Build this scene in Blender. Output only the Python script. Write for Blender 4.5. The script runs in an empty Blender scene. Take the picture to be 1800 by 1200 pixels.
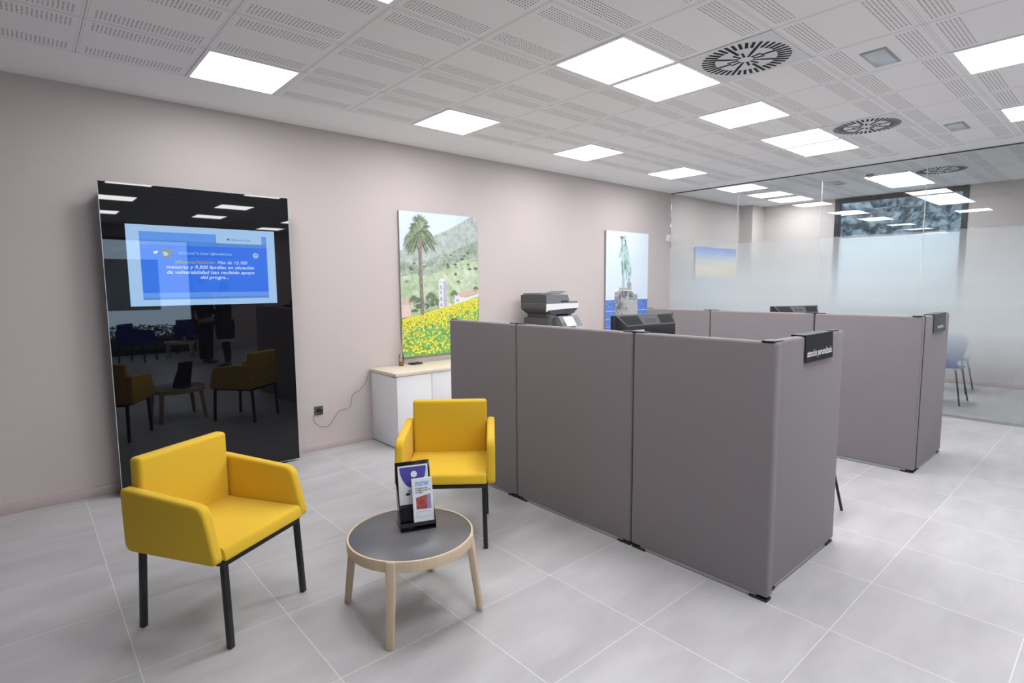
import bpy, bmesh, math, random
from mathutils import Vector, Matrix
C = bpy.context.scene.collection
S = bpy.context.scene
random.seed(7)

# ------------------------------------------------------------------ camera
F_PX, PITCH, YAW, ROLL = 975.9, 0.10127, 0.7232, -0.007665
CAM_Z = 1.579
cp, sp, cy, sy = math.cos(PITCH), math.sin(PITCH), math.cos(YAW), math.sin(YAW)
Fv = Vector((sy*cp, cy*cp, -sp)); Rv = Vector((cy, -sy, 0)); Uv = Rv.cross(Fv)
R2 = Rv*math.cos(ROLL) + Uv*math.sin(ROLL); U2 = -Rv*math.sin(ROLL) + Uv*math.cos(ROLL)
cd = bpy.data.cameras.new('camera'); cam = bpy.data.objects.new('camera', cd); C.objects.link(cam)
cd.sensor_fit = 'HORIZONTAL'; cd.sensor_width = 36.0; cd.lens = 36.0*F_PX/1800.0
cd.clip_start = 0.05; cd.clip_end = 300
M = Matrix(((R2.x, U2.x, -Fv.x, 0), (R2.y, U2.y, -Fv.y, 0), (R2.z, U2.z, -Fv.z, CAM_Z), (0, 0, 0, 1)))
cam.matrix_world = M
S.camera = cam

# ------------------------------------------------------------------ world and exposure
w = bpy.data.worlds.new('world'); S.world = w; w.use_nodes = True
wb = w.node_tree.nodes['Background']
wb.inputs[0].default_value = (0.62, 0.80, 1.0, 1); wb.inputs[1].default_value = 5.0
S.view_settings.view_transform = 'Standard'; S.view_settings.look = 'None'
S.view_settings.gamma = 1.0; S.view_settings.use_curve_mapping = False
S.view_settings.exposure = 0.0
LIGHT_STRENGTH = 18.5

# ------------------------------------------------------------------ materials
def new_mat(name):
    m = bpy.data.materials.new(name); m.use_nodes = True
    nt = m.node_tree; return m, nt, nt.nodes['Principled BSDF']
def mat(name, col, rough=0.6, metal=0.0, noise=0.0, nscale=40.0, bump=0.0, bscale=200.0, spec=0.5, emit=None, estr=0.0, sheen=0.0, trans=0.0, coat=0.0):
    m, nt, b = new_mat(name)
    b.inputs['Base Color'].default_value = (*col, 1); b.inputs['Roughness'].default_value = rough
    b.inputs['Metallic'].default_value = metal; b.inputs['Specular IOR Level'].default_value = spec
    if sheen: b.inputs['Sheen Weight'].default_value = sheen
    if coat: b.inputs['Coat Weight'].default_value = coat
    if trans: b.inputs['Transmission Weight'].default_value = trans
    if emit: b.inputs['Emission Color'].default_value = (*emit, 1); b.inputs['Emission Strength'].default_value = estr
    tc = nt.nodes.new('ShaderNodeTexCoord')
    if noise:
        n = nt.nodes.new('ShaderNodeTexNoise'); n.inputs['Scale'].default_value = nscale; n.inputs['Detail'].default_value = 4
        nt.links.new(tc.outputs['Object'], n.inputs['Vector'])
        r = nt.nodes.new('ShaderNodeValToRGB')
        r.color_ramp.elements[0].position = 0.3; r.color_ramp.elements[1].position = 0.7
        r.color_ramp.elements[0].color = (*[c*(1-noise) for c in col], 1)
        r.color_ramp.elements[1].color = (*[min(1, c*(1+noise)) for c in col], 1)
        nt.links.new(n.outputs['Fac'], r.inputs['Fac']); nt.links.new(r.outputs['Color'], b.inputs['Base Color'])
    if bump:
        n = nt.nodes.new('ShaderNodeTexNoise'); n.inputs['Scale'].default_value = bscale; n.inputs['Detail'].default_value = 3
        nt.links.new(tc.outputs['Object'], n.inputs['Vector'])
        bp = nt.nodes.new('ShaderNodeBump'); bp.inputs['Strength'].default_value = bump; bp.inputs['Distance'].default_value = 0.002
        nt.links.new(n.outputs['Fac'], bp.inputs['Height']); nt.links.new(bp.outputs['Normal'], b.inputs['Normal'])
    return m
def math_node(nt, op, a, b=None, c=None):
    n = nt.nodes.new('ShaderNodeMath'); n.operation = op
    for i, v in enumerate((a, b, c)):
        if v is None: continue
        if isinstance(v, (int, float)): n.inputs[i].default_value = v
        else: nt.links.new(v, n.inputs[i])
    return n.outputs[0]
def mixrgb(nt, fac, a, b):
    n = nt.nodes.new('ShaderNodeMix'); n.data_type = 'RGBA'
    if isinstance(fac, (int, float)): n.inputs[0].default_value = fac
    else: nt.links.new(fac, n.inputs[0])
    for i, v in ((6, a), (7, b)):
        if isinstance(v, tuple): n.inputs[i].default_value = (*v, 1)
        else: nt.links.new(v, n.inputs[i])
    return n.outputs[2]
def geo_xyz(nt):
    g = nt.nodes.new('ShaderNodeNewGeometry'); s = nt.nodes.new('ShaderNodeSeparateXYZ')
    nt.links.new(g.outputs['Position'], s.inputs[0]); return g, s

M_WALL = mat('wall_paint', (0.585, 0.53, 0.522), 0.75, bump=0.05, bscale=300, spec=0.3)
M_BASE = mat('skirting', (0.56, 0.47, 0.47), 0.5)
M_WHITE = mat('white_plaster', (0.88, 0.88, 0.89), 0.8, spec=0.3)
M_BLACKMETAL = mat('black_steel', (0.012, 0.013, 0.017), 0.38, bump=0.05)
M_DARK = mat('dark_plastic', (0.02, 0.02, 0.022), 0.45)
M_YEL = mat('yellow_fabric', (0.73, 0.48, 0.033), 0.85, noise=0.05, nscale=500, bump=0.25, bscale=900, sheen=0.1, spec=0.25)
M_BLUE = mat('blue_fabric', (0.01, 0.035, 0.35), 0.85, noise=0.05, nscale=500, bump=0.2, bscale=900)
M_GREYFAB = mat('taupe_fabric', (0.245, 0.222, 0.236), 0.9, noise=0.06, nscale=450, bump=0.3, bscale=800, sheen=0.1, spec=0.2)
M_CAB = mat('white_laminate', (0.80, 0.81, 0.83), 0.4)
M_POST_SHADE = mat('post_and_shade_black', (0.02, 0.02, 0.02), 0.9)  # black of posts and plinths, also painted shade in slots and openings
M_ALU = mat('brushed_aluminium', (0.5, 0.51, 0.53), 0.35, metal=0.9)
M_BLACKGLASS = mat('black_glass', (0.004, 0.004, 0.006), 0.015, spec=0.55)
M_EDGEGLASS = mat('polished_glass_edge', (0.45, 0.55, 0.56), 0.15)
M_TTOP = mat('dark_grey_laminate', (0.105, 0.107, 0.118), 0.36, noise=0.04, nscale=300)
M_CHROME = mat('chrome', (0.8, 0.8, 0.8), 0.15, metal=1.0)
M_PRD = mat('printer_dark_grey', (0.075, 0.075, 0.082), 0.5)
M_PRM = mat('printer_mid_grey', (0.17, 0.18, 0.20), 0.5)
M_PRW = mat('printer_white', (0.82, 0.83, 0.85), 0.4)
M_MON = mat('monitor_black', (0.018, 0.019, 0.022), 0.4)
M_MONG = mat('monitor_grey_grille', (0.022, 0.023, 0.026), 0.7, spec=0.25)
M_MONL = mat('monitor_grey_plate', (0.105, 0.106, 0.125), 0.6, spec=0.25)
M_PAPER = mat('white_paper', (0.80, 0.82, 0.86), 0.6)
M_BLUEPL = mat('blue_plastic', (0.015, 0.09, 0.42), 0.4)
M_ORANGE = mat('orange_liquid', (0.75, 0.33, 0.03), 0.1, trans=0.3)
M_REED = mat('pale_reed', (0.72, 0.62, 0.46), 0.8)
M_CABLE = mat('grey_cable', (0.20, 0.18, 0.18), 0.6)
M_OUTLET = mat('graphite_plastic', (0.07, 0.075, 0.085), 0.4)
M_SKIN = mat('skin', (0.55, 0.34, 0.25), 0.5)
M_HAIR = mat('dark_hair', (0.03, 0.018, 0.012), 0.6)
M_SUIT = mat('black_cloth', (0.008, 0.008, 0.010), 0.85)
M_SHIRT = mat('white_cloth', (0.6, 0.6, 0.62), 0.8)
M_TIGHTS = mat('dark_tights', (0.012, 0.010, 0.010), 0.7)

def wood(name, c1, c2, scale=6.0, stretch=(14, 14, 1), rough=0.5):
    m, nt, b = new_mat(name)
    tc = nt.nodes.new('ShaderNodeTexCoord'); mp = nt.nodes.new('ShaderNodeMapping'); mp.inputs['Scale'].default_value = stretch
    n = nt.nodes.new('ShaderNodeTexNoise'); n.inputs['Scale'].default_value = scale; n.inputs['Detail'].default_value = 6; n.inputs['Roughness'].default_value = 0.65
    nt.links.new(tc.outputs['Object'], mp.inputs[0]); nt.links.new(mp.outputs[0], n.inputs['Vector'])
    nt.links.new(mixrgb(nt, n.outputs['Fac'], c1, c2), b.inputs['Base Color'])
    b.inputs['Roughness'].default_value = rough
    return m
M_ASH = wood('ash_wood', (0.56, 0.43, 0.29), (0.74, 0.61, 0.44))
M_TOPWOOD = wood('light_maple', (0.66, 0.58, 0.46), (0.82, 0.75, 0.64), stretch=(1, 14, 14))

def floor_mat():
    m, nt, b = new_mat('grey_porcelain_tiles')
    g, s = geo_xyz(nt)
    def cell(axis, off):
        u = math_node(nt, 'DIVIDE', math_node(nt, 'SUBTRACT', s.outputs[axis], off), 0.6)
        fl = math_node(nt, 'FLOOR', u); fr = math_node(nt, 'SUBTRACT', u, fl)
        d = math_node(nt, 'MULTIPLY', math_node(nt, 'MINIMUM', fr, math_node(nt, 'SUBTRACT', 1.0, fr)), 0.6)
        return fl, d
    fx, dx = cell(0, 0.262); fy, dy = cell(1, 0.240)
    gx = math_node(nt, 'LESS_THAN', dx, 0.0016); gy = math_node(nt, 'LESS_THAN', dy, 0.0014)
    gr = math_node(nt, 'MAXIMUM', gx, gy)
    cmb = nt.nodes.new('ShaderNodeCombineXYZ'); nt.links.new(fx, cmb.inputs[0]); nt.links.new(fy, cmb.inputs[1])
    wn = nt.nodes.new('ShaderNodeTexWhiteNoise'); nt.links.new(cmb.outputs[0], wn.inputs['Vector'])
    add = nt.nodes.new('ShaderNodeVectorMath'); add.operation = 'MULTIPLY_ADD'
    nt.links.new(wn.outputs['Color'], add.inputs[0]); add.inputs[1].default_value = (9, 9, 9); nt.links.new(g.outputs['Position'], add.inputs[2])
    mp = nt.nodes.new('ShaderNodeMapping'); mp.inputs['Scale'].default_value = (1.0, 2.6, 1); nt.links.new(add.outputs[0], mp.inputs[0])
    n = nt.nodes.new('ShaderNodeTexNoise'); n.inputs['Scale'].default_value = 2.2; n.inputs['Detail'].default_value = 5; n.inputs['Roughness'].default_value = 0.55
    nt.links.new(mp.outputs[0], n.inputs['Vector'])
    r = nt.nodes.new('ShaderNodeValToRGB'); r.color_ramp.elements[0].position = 0.32; r.color_ramp.elements[1].position = 0.7
    r.color_ramp.elements[0].color = (0.455, 0.455, 0.468, 1); r.color_ramp.elements[1].color = (0.555, 0.555, 0.57, 1)
    nt.links.new(n.outputs['Fac'], r.inputs['Fac'])
    v = math_node(nt, 'MULTIPLY_ADD', wn.outputs['Value'], 0.07, 0.965)
    vm = nt.nodes.new('ShaderNodeVectorMath'); vm.operation = 'SCALE'; nt.links.new(r.outputs[0], vm.inputs[0]); nt.links.new(v, vm.inputs['Scale'])
    nt.links.new(mixrgb(nt, gr, vm.outputs[0], (0.80, 0.79, 0.78)), b.inputs['Base Color'])
    nt.links.new(math_node(nt, 'MULTIPLY_ADD', n.outputs['Fac'], 0.10, 0.36), b.inputs['Roughness'])
    b.inputs['Specular IOR Level'].default_value = 0.5
    return m
M_FLOOR = floor_mat()

CX0, CY0, CQ = 0.3676, 4.5047, 0.5955
def ceil_mat():
    m, nt, b = new_mat('perforated_ceiling_tiles')
    g, s = geo_xyz(nt)
    u = math_node(nt, 'DIVIDE', math_node(nt, 'SUBTRACT', s.outputs[0], CX0), 0.6)
    v = math_node(nt, 'DIVIDE', math_node(nt, 'SUBTRACT', CY0, s.outputs[1]), CQ)
    fu = math_node(nt, 'FRACT', u); fv = math_node(nt, 'FRACT', v)
    X = math_node(nt, 'MULTIPLY', fu, 0.6); Y = math_node(nt, 'MULTIPLY', fv, 0.6)
    dX = math_node(nt, 'MINIMUM', X, math_node(nt, 'SUBTRACT', 0.6, X))
    dY = math_node(nt, 'MINIMUM', Y, math_node(nt, 'SUBTRACT', 0.6, Y))
    line = math_node(nt, 'MAXIMUM', math_node(nt, 'LESS_THAN', dX, 0.0022), math_node(nt, 'LESS_THAN', dY, 0.0012))
    ey = math_node(nt, 'LESS_THAN', math_node(nt, 'ABSOLUTE', math_node(nt, 'SUBTRACT', dY, 0.013)), 0.0015)
    ex = math_node(nt, 'LESS_THAN', math_node(nt, 'ABSOLUTE', math_node(nt, 'SUBTRACT', dX, 0.013)), 0.001)
    # holes: pitch 20 mm, in two bands per tile
    hx = math_node(nt, 'SUBTRACT', math_node(nt, 'FRACT', math_node(nt, 'DIVIDE', X, 0.02)), 0.5)
    hy = math_node(nt, 'SUBTRACT', math_node(nt, 'FRACT', math_node(nt, 'DIVIDE', math_node(nt, 'SUBTRACT', dY, 0.04), 0.02)), 0.5)
    rr = math_node(nt, 'SQRT', math_node(nt, 'ADD', math_node(nt, 'MULTIPLY', hx, hx), math_node(nt, 'MULTIPLY', hy, hy)))
    hole = math_node(nt, 'LESS_THAN', rr, 0.25)
    band = math_node(nt, 'MULTIPLY', math_node(nt, 'GREATER_THAN', dY, 0.04), math_node(nt, 'LESS_THAN', dY, 0.16))
    band = math_node(nt, 'MULTIPLY', band, math_node(nt, 'GREATER_THAN', dX, 0.04))
    hole = math_node(nt, 'MULTIPLY', hole, band)
    inside = math_node(nt, 'MULTIPLY', math_node(nt, 'LESS_THAN', s.outputs[1], CY0+0.003), math_node(nt, 'GREATER_THAN', s.outputs[0], -30.0))
    left = math_node(nt, 'LESS_THAN', s.outputs[0], 7.70); right = math_node(nt, 'GREATER_THAN', s.outputs[0], 8.17)
    inside = math_node(nt, 'MULTIPLY', inside, math_node(nt, 'MAXIMUM', left, right))
    hole = math_node(nt, 'MULTIPLY', hole, inside); line = math_node(nt, 'MULTIPLY', line, inside)
    e = math_node(nt, 'MULTIPLY', math_node(nt, 'MAXIMUM', ex, ey), inside)
    col = mixrgb(nt, inside, (0.93, 0.93, 0.94), (0.90, 0.89, 0.90))
    col = mixrgb(nt, math_node(nt, 'MULTIPLY', e, 0.35), col, (0.2, 0.2, 0.2))
    col = mixrgb(nt, math_node(nt, 'MULTIPLY', line, 0.6), col, (0.16, 0.155, 0.155))
    col = mixrgb(nt, hole, col, (0.24, 0.235, 0.235))
    nt.links.new(col, b.inputs['Base Color']); b.inputs['Roughness'].default_value = 0.8; b.inputs['Specular IOR Level'].default_value = 0.3
    return m
M_CEIL = ceil_mat()

def emit_mat(name, col, strength):
    m = bpy.data.materials.new(name); m.use_nodes = True; nt = m.node_tree; nt.nodes.clear()
    o = nt.nodes.new('ShaderNodeOutputMaterial'); e = nt.nodes.new('ShaderNodeEmission')
    e.inputs[0].default_value = (*col, 1); e.inputs[1].default_value = strength
    nt.links.new(e.outputs[0], o.inputs[0]); return m
M_LED = emit_mat('led_diffuser', (1.0, 0.982, 0.985), LIGHT_STRENGTH)

def pane_mat(name, tint, frost=None, refl=1.0, GXF=None):
    """thin window glass: tinted transparency, fresnel reflection, optional printed frost that scatters light by height"""
    m = bpy.data.materials.new(name); m.use_nodes = True; nt = m.node_tree; nt.nodes.clear()
    o = nt.nodes.new('ShaderNodeOutputMaterial')
    t = nt.nodes.new('ShaderNodeBsdfTransparent'); t.inputs[0].default_value = (*tint, 1)
    gl = nt.nodes.new('ShaderNodeBsdfGlossy'); gl.inputs['Roughness'].default_value = 0.004; gl.inputs[0].default_value = (refl, refl, refl, 1)
    fr = nt.nodes.new('ShaderNodeFresnel'); fr.inputs[0].default_value = 1.5
    base = t.outputs[0]
    if frost:
        g, s = geo_xyz(nt)
        mr = nt.nodes.new('ShaderNodeMapRange'); mr.inputs['From Min'].default_value = 0; mr.inputs['From Max'].default_value = 3.0
        nt.links.new(s.outputs[2], mr.inputs['Value'])
        r = nt.nodes.new('ShaderNodeValToRGB'); r.color_ramp.interpolation = 'LINEAR'
        els = r.color_ramp.elements
        els[0].position = frost[0][0]/3; els[0].color = (frost[0][1],)*3 + (1,)
        els[1].position = frost[-1][0]/3; els[1].color = (frost[-1][1],)*3 + (1,)
        for z, a in frost[1:-1]:
            e = els.new(z/3); e.color = (a, a, a, 1)
        nt.links.new(mr.outputs[0], r.inputs[0])
        tr = nt.nodes.new('ShaderNodeBsdfTranslucent'); tr.inputs[0].default_value = (0.92, 0.98, 1.0, 1)
        df = nt.nodes.new('ShaderNodeBsdfDiffuse'); df.inputs[0].default_value = (0.86, 0.94, 0.98, 1)
        mx = nt.nodes.new('ShaderNodeMixShader'); mx.inputs[0].default_value = 0.45
        nt.links.new(tr.outputs[0], mx.inputs[1]); nt.links.new(df.outputs[0], mx.inputs[2])
        sn = nt.nodes.new('ShaderNodeSeparateXYZ'); nt.links.new(g.outputs['True Normal'], sn.inputs[0])
        side = math_node(nt, 'GREATER_THAN', math_node(nt, 'ABSOLUTE', math_node(nt, 'ADD', s.outputs[0], -GXF)), 0.006) if GXF is not None else 0.0
        al = math_node(nt, 'MULTIPLY', r.outputs[0], math_node(nt, 'SUBTRACT', 1.0, side))
        m2 = nt.nodes.new('ShaderNodeMixShader'); nt.links.new(al, m2.inputs[0])
        nt.links.new(t.outputs[0], m2.inputs[1]); nt.links.new(mx.outputs[0], m2.inputs[2]); base = m2.outputs[0]
    m3 = nt.nodes.new('ShaderNodeMixShader'); nt.links.new(fr.outputs[0], m3.inputs[0])
    nt.links.new(base, m3.inputs[1]); nt.links.new(gl.outputs[0], m3.inputs[2])
    nt.links.new(m3.outputs[0], o.inputs[0]); return m
M_CLEAR = pane_mat('clear_glass', (0.96, 0.98, 0.98))
M_PART = pane_mat('gradient_frosted_glass', (0.925, 0.955, 0.955), [(0.0, 0.0), (0.32, 0.0), (0.55, 0.16), (0.75, 0.46), (1.0, 0.84), (1.35, 0.92), (1.6, 0.80), (1.9, 0.50), (2.175, 0.27), (2.18, 0.0), (3.0, 0.0)], GXF=8.05)
M_FILM = pane_mat('frosted_window_film', (0.9, 0.95, 0.98), [(0, 1.0), (3.0, 1.0)], 0.9)

# ------------------------------------------------------------------ mesh helpers
class MB:
    def __init__(s): s.bm = bmesh.new(); s.mats = []
    def mi(s, m):
        if m not in s.mats: s.mats.append(m)
        return s.mats.index(m)
    def _fin(s, verts, m, mtx):
        if mtx is not None: bmesh.ops.transform(s.bm, matrix=mtx, verts=verts)
        i = s.mi(m); fs = set()
        for v in verts: fs.update(v.link_faces)
        for f in fs: f.material_index = i
    def box(s, lo, hi, m, bev=0.0, seg=2, mtx=None):
        g = bmesh.new(); bmesh.ops.create_cube(g, size=1)
        sx, sy_, sz = [hi[k]-lo[k] for k in range(3)]
        bmesh.ops.transform(g, matrix=Matrix.Translation([(lo[k]+hi[k])/2 for k in range(3)]) @ Matrix.Diagonal((sx, sy_, sz, 1)), verts=g.verts)
        if bev: bmesh.ops.bevel(g, geom=g.edges[:], offset=bev, segments=seg, profile=0.5, affect='EDGES')
        s.merge(g, m, mtx, smooth=bool(bev)); return s
    def merge(s, g, m, mtx=None, smooth=False):
        if mtx is not None: bmesh.ops.transform(g, matrix=mtx, verts=g.verts)
        i = s.mi(m); vm = {}
        for v in g.verts: vm[v] = s.bm.verts.new(v.co)
        for f in g.faces:
            try: nf = s.bm.faces.new([vm[v] for v in f.verts])
            except ValueError: continue
            nf.material_index = i; nf.smooth = smooth
        g.free()
    def cyl(s, p0, p1, r0, m, r1=None, n=20, smooth=True):
        p0 = Vector(p0); p1 = Vector(p1); r1 = r0 if r1 is None else r1
        d = (p1-p0); L = d.length; q = d.to_track_quat('Z', 'Y').to_matrix().to_4x4()
        g = bmesh.new(); bmesh.ops.create_cone(g, cap_ends=True, segments=n, radius1=r0, radius2=r1, depth=L)
        s.merge(g, m, Matrix.Translation((p0+p1)/2) @ q, smooth); return s
    def bar(s, p0, p1, wx, wy, m, w1=None, bev=0.0, twist=0.0):
        """box section bar from p0 to p1, section wx by wy, optional scale w1 at the p1 end"""
        p0 = Vector(p0); p1 = Vector(p1); d = (p1-p0).normalized()
        x = Vector((math.cos(twist), math.sin(twist), 0)); x = (x - d*x.dot(d)).normalized(); y = d.cross(x)
        g = bmesh.new(); vs = []
        for p, k in ((p0, 1.0), (p1, w1 or 1.0)):
            for a, b in ((-1, -1), (1, -1), (1, 1), (-1, 1)):
                vs.append(g.verts.new(p + x*a*wx/2*k + y*b*wy/2*k))
        for f in ((0, 3, 2, 1), (4, 5, 6, 7), (0, 1, 5, 4), (1, 2, 6, 5), (2, 3, 7, 6), (3, 0, 4, 7)): g.faces.new([vs[i] for i in f])
        if bev: bmesh.ops.bevel(g, geom=g.edges[:], offset=bev, segments=2, profile=0.5, affect='EDGES')
        s.merge(g, m, None, bool(bev)); return s
    def prism(s, pts, a0, a1, m, plane='yz', bev=0.0, seg=2, mtx=None, smooth=False):
        """extrude a 2D outline; plane names its two axes, the third runs from a0 to a1"""
        def P(u, v, a):
            return {'yz': (a, u, v), 'xz': (u, a, v), 'xy': (u, v, a)}[plane]
        g = bmesh.new(); A = [g.verts.new(P(u, v, a0)) for u, v in pts]; B = [g.verts.new(P(u, v, a1)) for u, v in pts]
        n = len(pts); f0 = g.faces.new(A); f1 = g.faces.new(B[::-1])
        for i in range(n): g.faces.new((A[i], B[i], B[(i+1) % n], A[(i+1) % n]))
        bmesh.ops.recalc_face_normals(g, faces=g.faces)
        if bev:
            es = [e for e in g.edges if (f0 in e.link_faces) or (f1 in e.link_faces)]
            bmesh.ops.bevel(g, geom=es, offset=bev, segments=seg, profile=0.5, affect='EDGES')
        s.merge(g, m, mtx, smooth or bool(bev)); return s
    def tube(s, pts, r, m, n=8):
        pts = [Vector(p) for p in pts]; rings = []; g = bmesh.new()
        for i, p in enumerate(pts):
            d = (pts[min(i+1, len(pts)-1)] - pts[max(i-1, 0)]).normalized()
            x = d.orthogonal().normalized() if i == 0 else (px - d*px.dot(d)).normalized()
            px = x; y = d.cross(x)
            rings.append([g.verts.new(p + (x*math.cos(t)+y*math.sin(t))*r) for t in [2*math.pi*k/n for k in range(n)]])
        for a, b in zip(rings, rings[1:]):
            for k in range(n): g.faces.new((a[k], a[(k+1) % n], b[(k+1) % n], b[k]))
        g.faces.new(rings[0][::-1]); g.faces.new(rings[-1])
        s.merge(g, m, None, True); return s
    def lathe(s, prof, m, n=48, center=(0, 0, 0), smooth=True):
        g = bmesh.new(); rings = []
        for r, z in prof:
            if r < 1e-6: rings.append([g.verts.new((center[0], center[1], center[2]+z))])
            else: rings.append([g.verts.new((center[0]+r*math.cos(2*math.pi*k/n), center[1]+r*math.sin(2*math.pi*k/n), center[2]+z)) for k in range(n)])
        for a, b in zip(rings, rings[1:]):
            for k in range(n):
                k2 = (k+1) % n
                if len(a) == 1 and len(b) == 1: continue
                if len(a) == 1: g.faces.new((a[0], b[k], b[k2]))
                elif len(b) == 1: g.faces.new((a[k], a[k2], b[0]))
                else: g.faces.new((a[k], a[k2], b[k2], b[k]))
        bmesh.ops.recalc_face_normals(g, faces=g.faces)
        s.merge(g, m, None, smooth); return s
    def build(s, name, parent=None, loc=None, rotz=None, auto=True):
        me = bpy.data.meshes.new(name); s.bm.to_mesh(me); s.bm.free()
        for m in s.mats: me.materials.append(m)
        if auto:
            try: me.set_sharp_from_angle(angle=math.radians(40))
            except Exception: pass
        o = bpy.data.objects.new(name, me); C.objects.link(o)
        if parent: o.parent = parent
        if loc: o.location = loc
        if rotz: o.rotation_euler.z = rotz
        return o
def thing(name, label, cat, loc=(0, 0, 0), rotz=0.0, group=None):
    o = bpy.data.objects.new(name, None); C.objects.link(o); o.empty_display_size = 0.1
    o.location = loc; o.rotation_euler = (0, 0, rotz); o['label'] = label; o['category'] = cat
    if group: o['group'] = group
    return o
def tag(o, label, cat, group=None, kind=None):
    o['label'] = label; o['category'] = cat
    if group: o['group'] = group
    if kind: o['kind'] = kind
    return o
def struct(o): o['kind'] = 'structure'; return o
def dup(root, loc, rotz, label, group=None):
    r = root.copy(); C.objects.link(r); r.location = loc; r.rotation_euler = (0, 0, rotz); r['label'] = label
    if group: r['group'] = group
    for ch in list(root.children):
        c = ch.copy(); C.objects.link(c); c.parent = r
        for g in ch.children:
            d = g.copy(); C.objects.link(d); d.parent = c
    return r
def round_poly(pts, rads, n=5):
    out = []; N = len(pts)
    for i in range(N):
        p = Vector(pts[i]); a = Vector(pts[i-1]); b = Vector(pts[(i+1) % N]); r = rads[i] if hasattr(rads, '__len__') else rads
        if r <= 0: out.append(tuple(p)); continue
        u = (a-p).normalized(); v = (b-p).normalized(); p0 = p+u*r; p1 = p+v*r
        for k in range(n+1):
            t = k/n; q = p0*(1-t)**2 + p*2*t*(1-t) + p1*t*t; out.append(tuple(q))
    return out

_font_cache = {}
class Sheet:
    """a flat printed face: plane origin, right and up directions; everything on it is one mesh of thin layers"""
    def __init__(s, o, u, v, step=0.0004):
        s.o = Vector(o); s.u = Vector(u).normalized(); s.v = Vector(v).normalized(); s.n = s.u.cross(s.v); s.step = step; s.mb = MB()
    def P(s, x, y, l): return s.o + s.u*x + s.v*y + s.n*(l*s.step)
    def poly(s, pts, m, l):
        bm = s.mb.bm; vs = [bm.verts.new(s.P(x, y, l)) for x, y in pts]
        f = bm.faces.new(vs); f.material_index = s.mb.mi(m)
        f.normal_update()
        if f.normal.dot(s.n) < 0: f.normal_flip()
        return s
    def rect(s, x0, y0, x1, y1, m, l): return s.poly([(x0, y0), (x1, y0), (x1, y1), (x0, y1)], m, l)
    def disc(s, x, y, r, m, l, n=28, ry=None): return s.poly([(x+r*math.cos(2*math.pi*k/n), y+(ry or r)*math.sin(2*math.pi*k/n)) for k in range(n)], m, l)
    def text(s, txt, x, y, size, m, l, align='LEFT', bold=0.0, shear=0.0, sx=1.0, width=None):
        cu = bpy.data.curves.new('lettering', 'FONT'); cu.body = txt; cu.size = size; cu.shear = shear; cu.offset = bold*size
        cu.resolution_u = 3; cu.align_x = align
        ob = bpy.data.objects.new('lettering', cu); C.objects.link(ob)
        dg = bpy.context.evaluated_depsgraph_get(); me = bpy.data.meshes.new_from_object(ob.evaluated_get(dg))
        bpy.data.objects.remove(ob); bpy.data.curves.remove(cu)
        if width:
            xs = [v.co.x for v in me.vertices]; sx = width/(max(xs)-min(xs))
        i = s.mb.mi(m); bm = s.mb.bm; vs = [bm.verts.new(s.P(x+v.co.x*sx, y+v.co.y, l)) for v in me.vertices]
        for p in me.polygons:
            try: f = bm.faces.new([vs[k] for k in p.vertices])
            except ValueError: continue
            f.material_index = i; f.normal_update()
            if f.normal.dot(s.n) < 0: f.normal_flip()
        bpy.data.meshes.remove(me); return s

# ------------------------------------------------------------------ room shell
WY, CH, GX, BX = 5.185, 3.037, 8.05, 10.88     # long wall, ceiling height, glass partition, meeting room end wall
LX, BY = -2.9, -5.7                              # left wall, wall behind the camera
struct(MB().box((LX-0.2, BY-0.2, -0.15), (BX+0.2, WY+0.2, 0), M_FLOOR).build('floor'))
struct(MB().box((LX-0.2, BY-0.2, CH), (BX+0.2, WY+0.2, CH+0.2), M_CEIL).build('ceiling'))
struct(MB().box((LX-0.2, WY, 0), (BX+0.2, WY+0.2, CH), M_WALL).build('wall_back'))
struct(MB().box((LX-0.2, BY, 0), (LX, WY, CH), mat('wall_dark', (0.17, 0.155, 0.15), 0.7)).build('wall_left'))  # unseen wall, coloured dark to lower the light on the left side
RYB = -2.6
struct(MB().box((GX, BY, 0), (GX+0.15, RYB, CH), M_WALL).build('wall_right'))
struct(MB().box((GX+0.15, RYB-0.15, 0), (BX, RYB, CH), M_WALL).build('wall_meeting_side'))
# meeting room end wall with a window opening
WY0, WY1, WZ0, WZ1 = 1.84, 3.69, 1.06, 3.03
wm = MB()
wm.box((BX, RYB-0.15, 0), (BX+0.2, WY0, CH), M_WALL).box((BX, WY1, 0), (BX+0.2, WY, CH), M_WALL)
wm.box((BX, WY0, 0), (BX+0.2, WY1, WZ0), M_WALL)
struct(wm.build('wall_meeting_end'))
struct(MB().box((10.40, 4.94, 0), (BX, WY, CH), M_WALL).build('trim_1'))   # boxed pillar in the corner
w1 = MB(); t = 0.075
w1.box((BX-0.012, WY0, WZ0), (BX+0.09, WY0+t, WZ1), M_BLACKMETAL).box((BX-0.012, WY1-t, WZ0), (BX+0.09, WY1, WZ1), M_BLACKMETAL)
w1.box((BX-0.012, WY0+t, WZ0), (BX+0.09, WY1-t, WZ0+t), M_BLACKMETAL).box((BX-0.012, WY0+t, WZ1-t), (BX+0.09, WY1-t, WZ1), M_BLACKMETAL)
win1 = struct(w1.build('window_1'))
pn = MB().box((BX+0.03, WY0+t, 2.35), (BX+0.036, WY1-t, WZ1-t), M_CLEAR); pn.build('window_pane', win1)
pf = MB().box((BX+0.03, WY0+t, WZ0+t), (BX+0.036, WY1-t, 2.35), M_FILM).build('window_film', win1); pf['label'] = 'white frosted film on lower pane'
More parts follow.
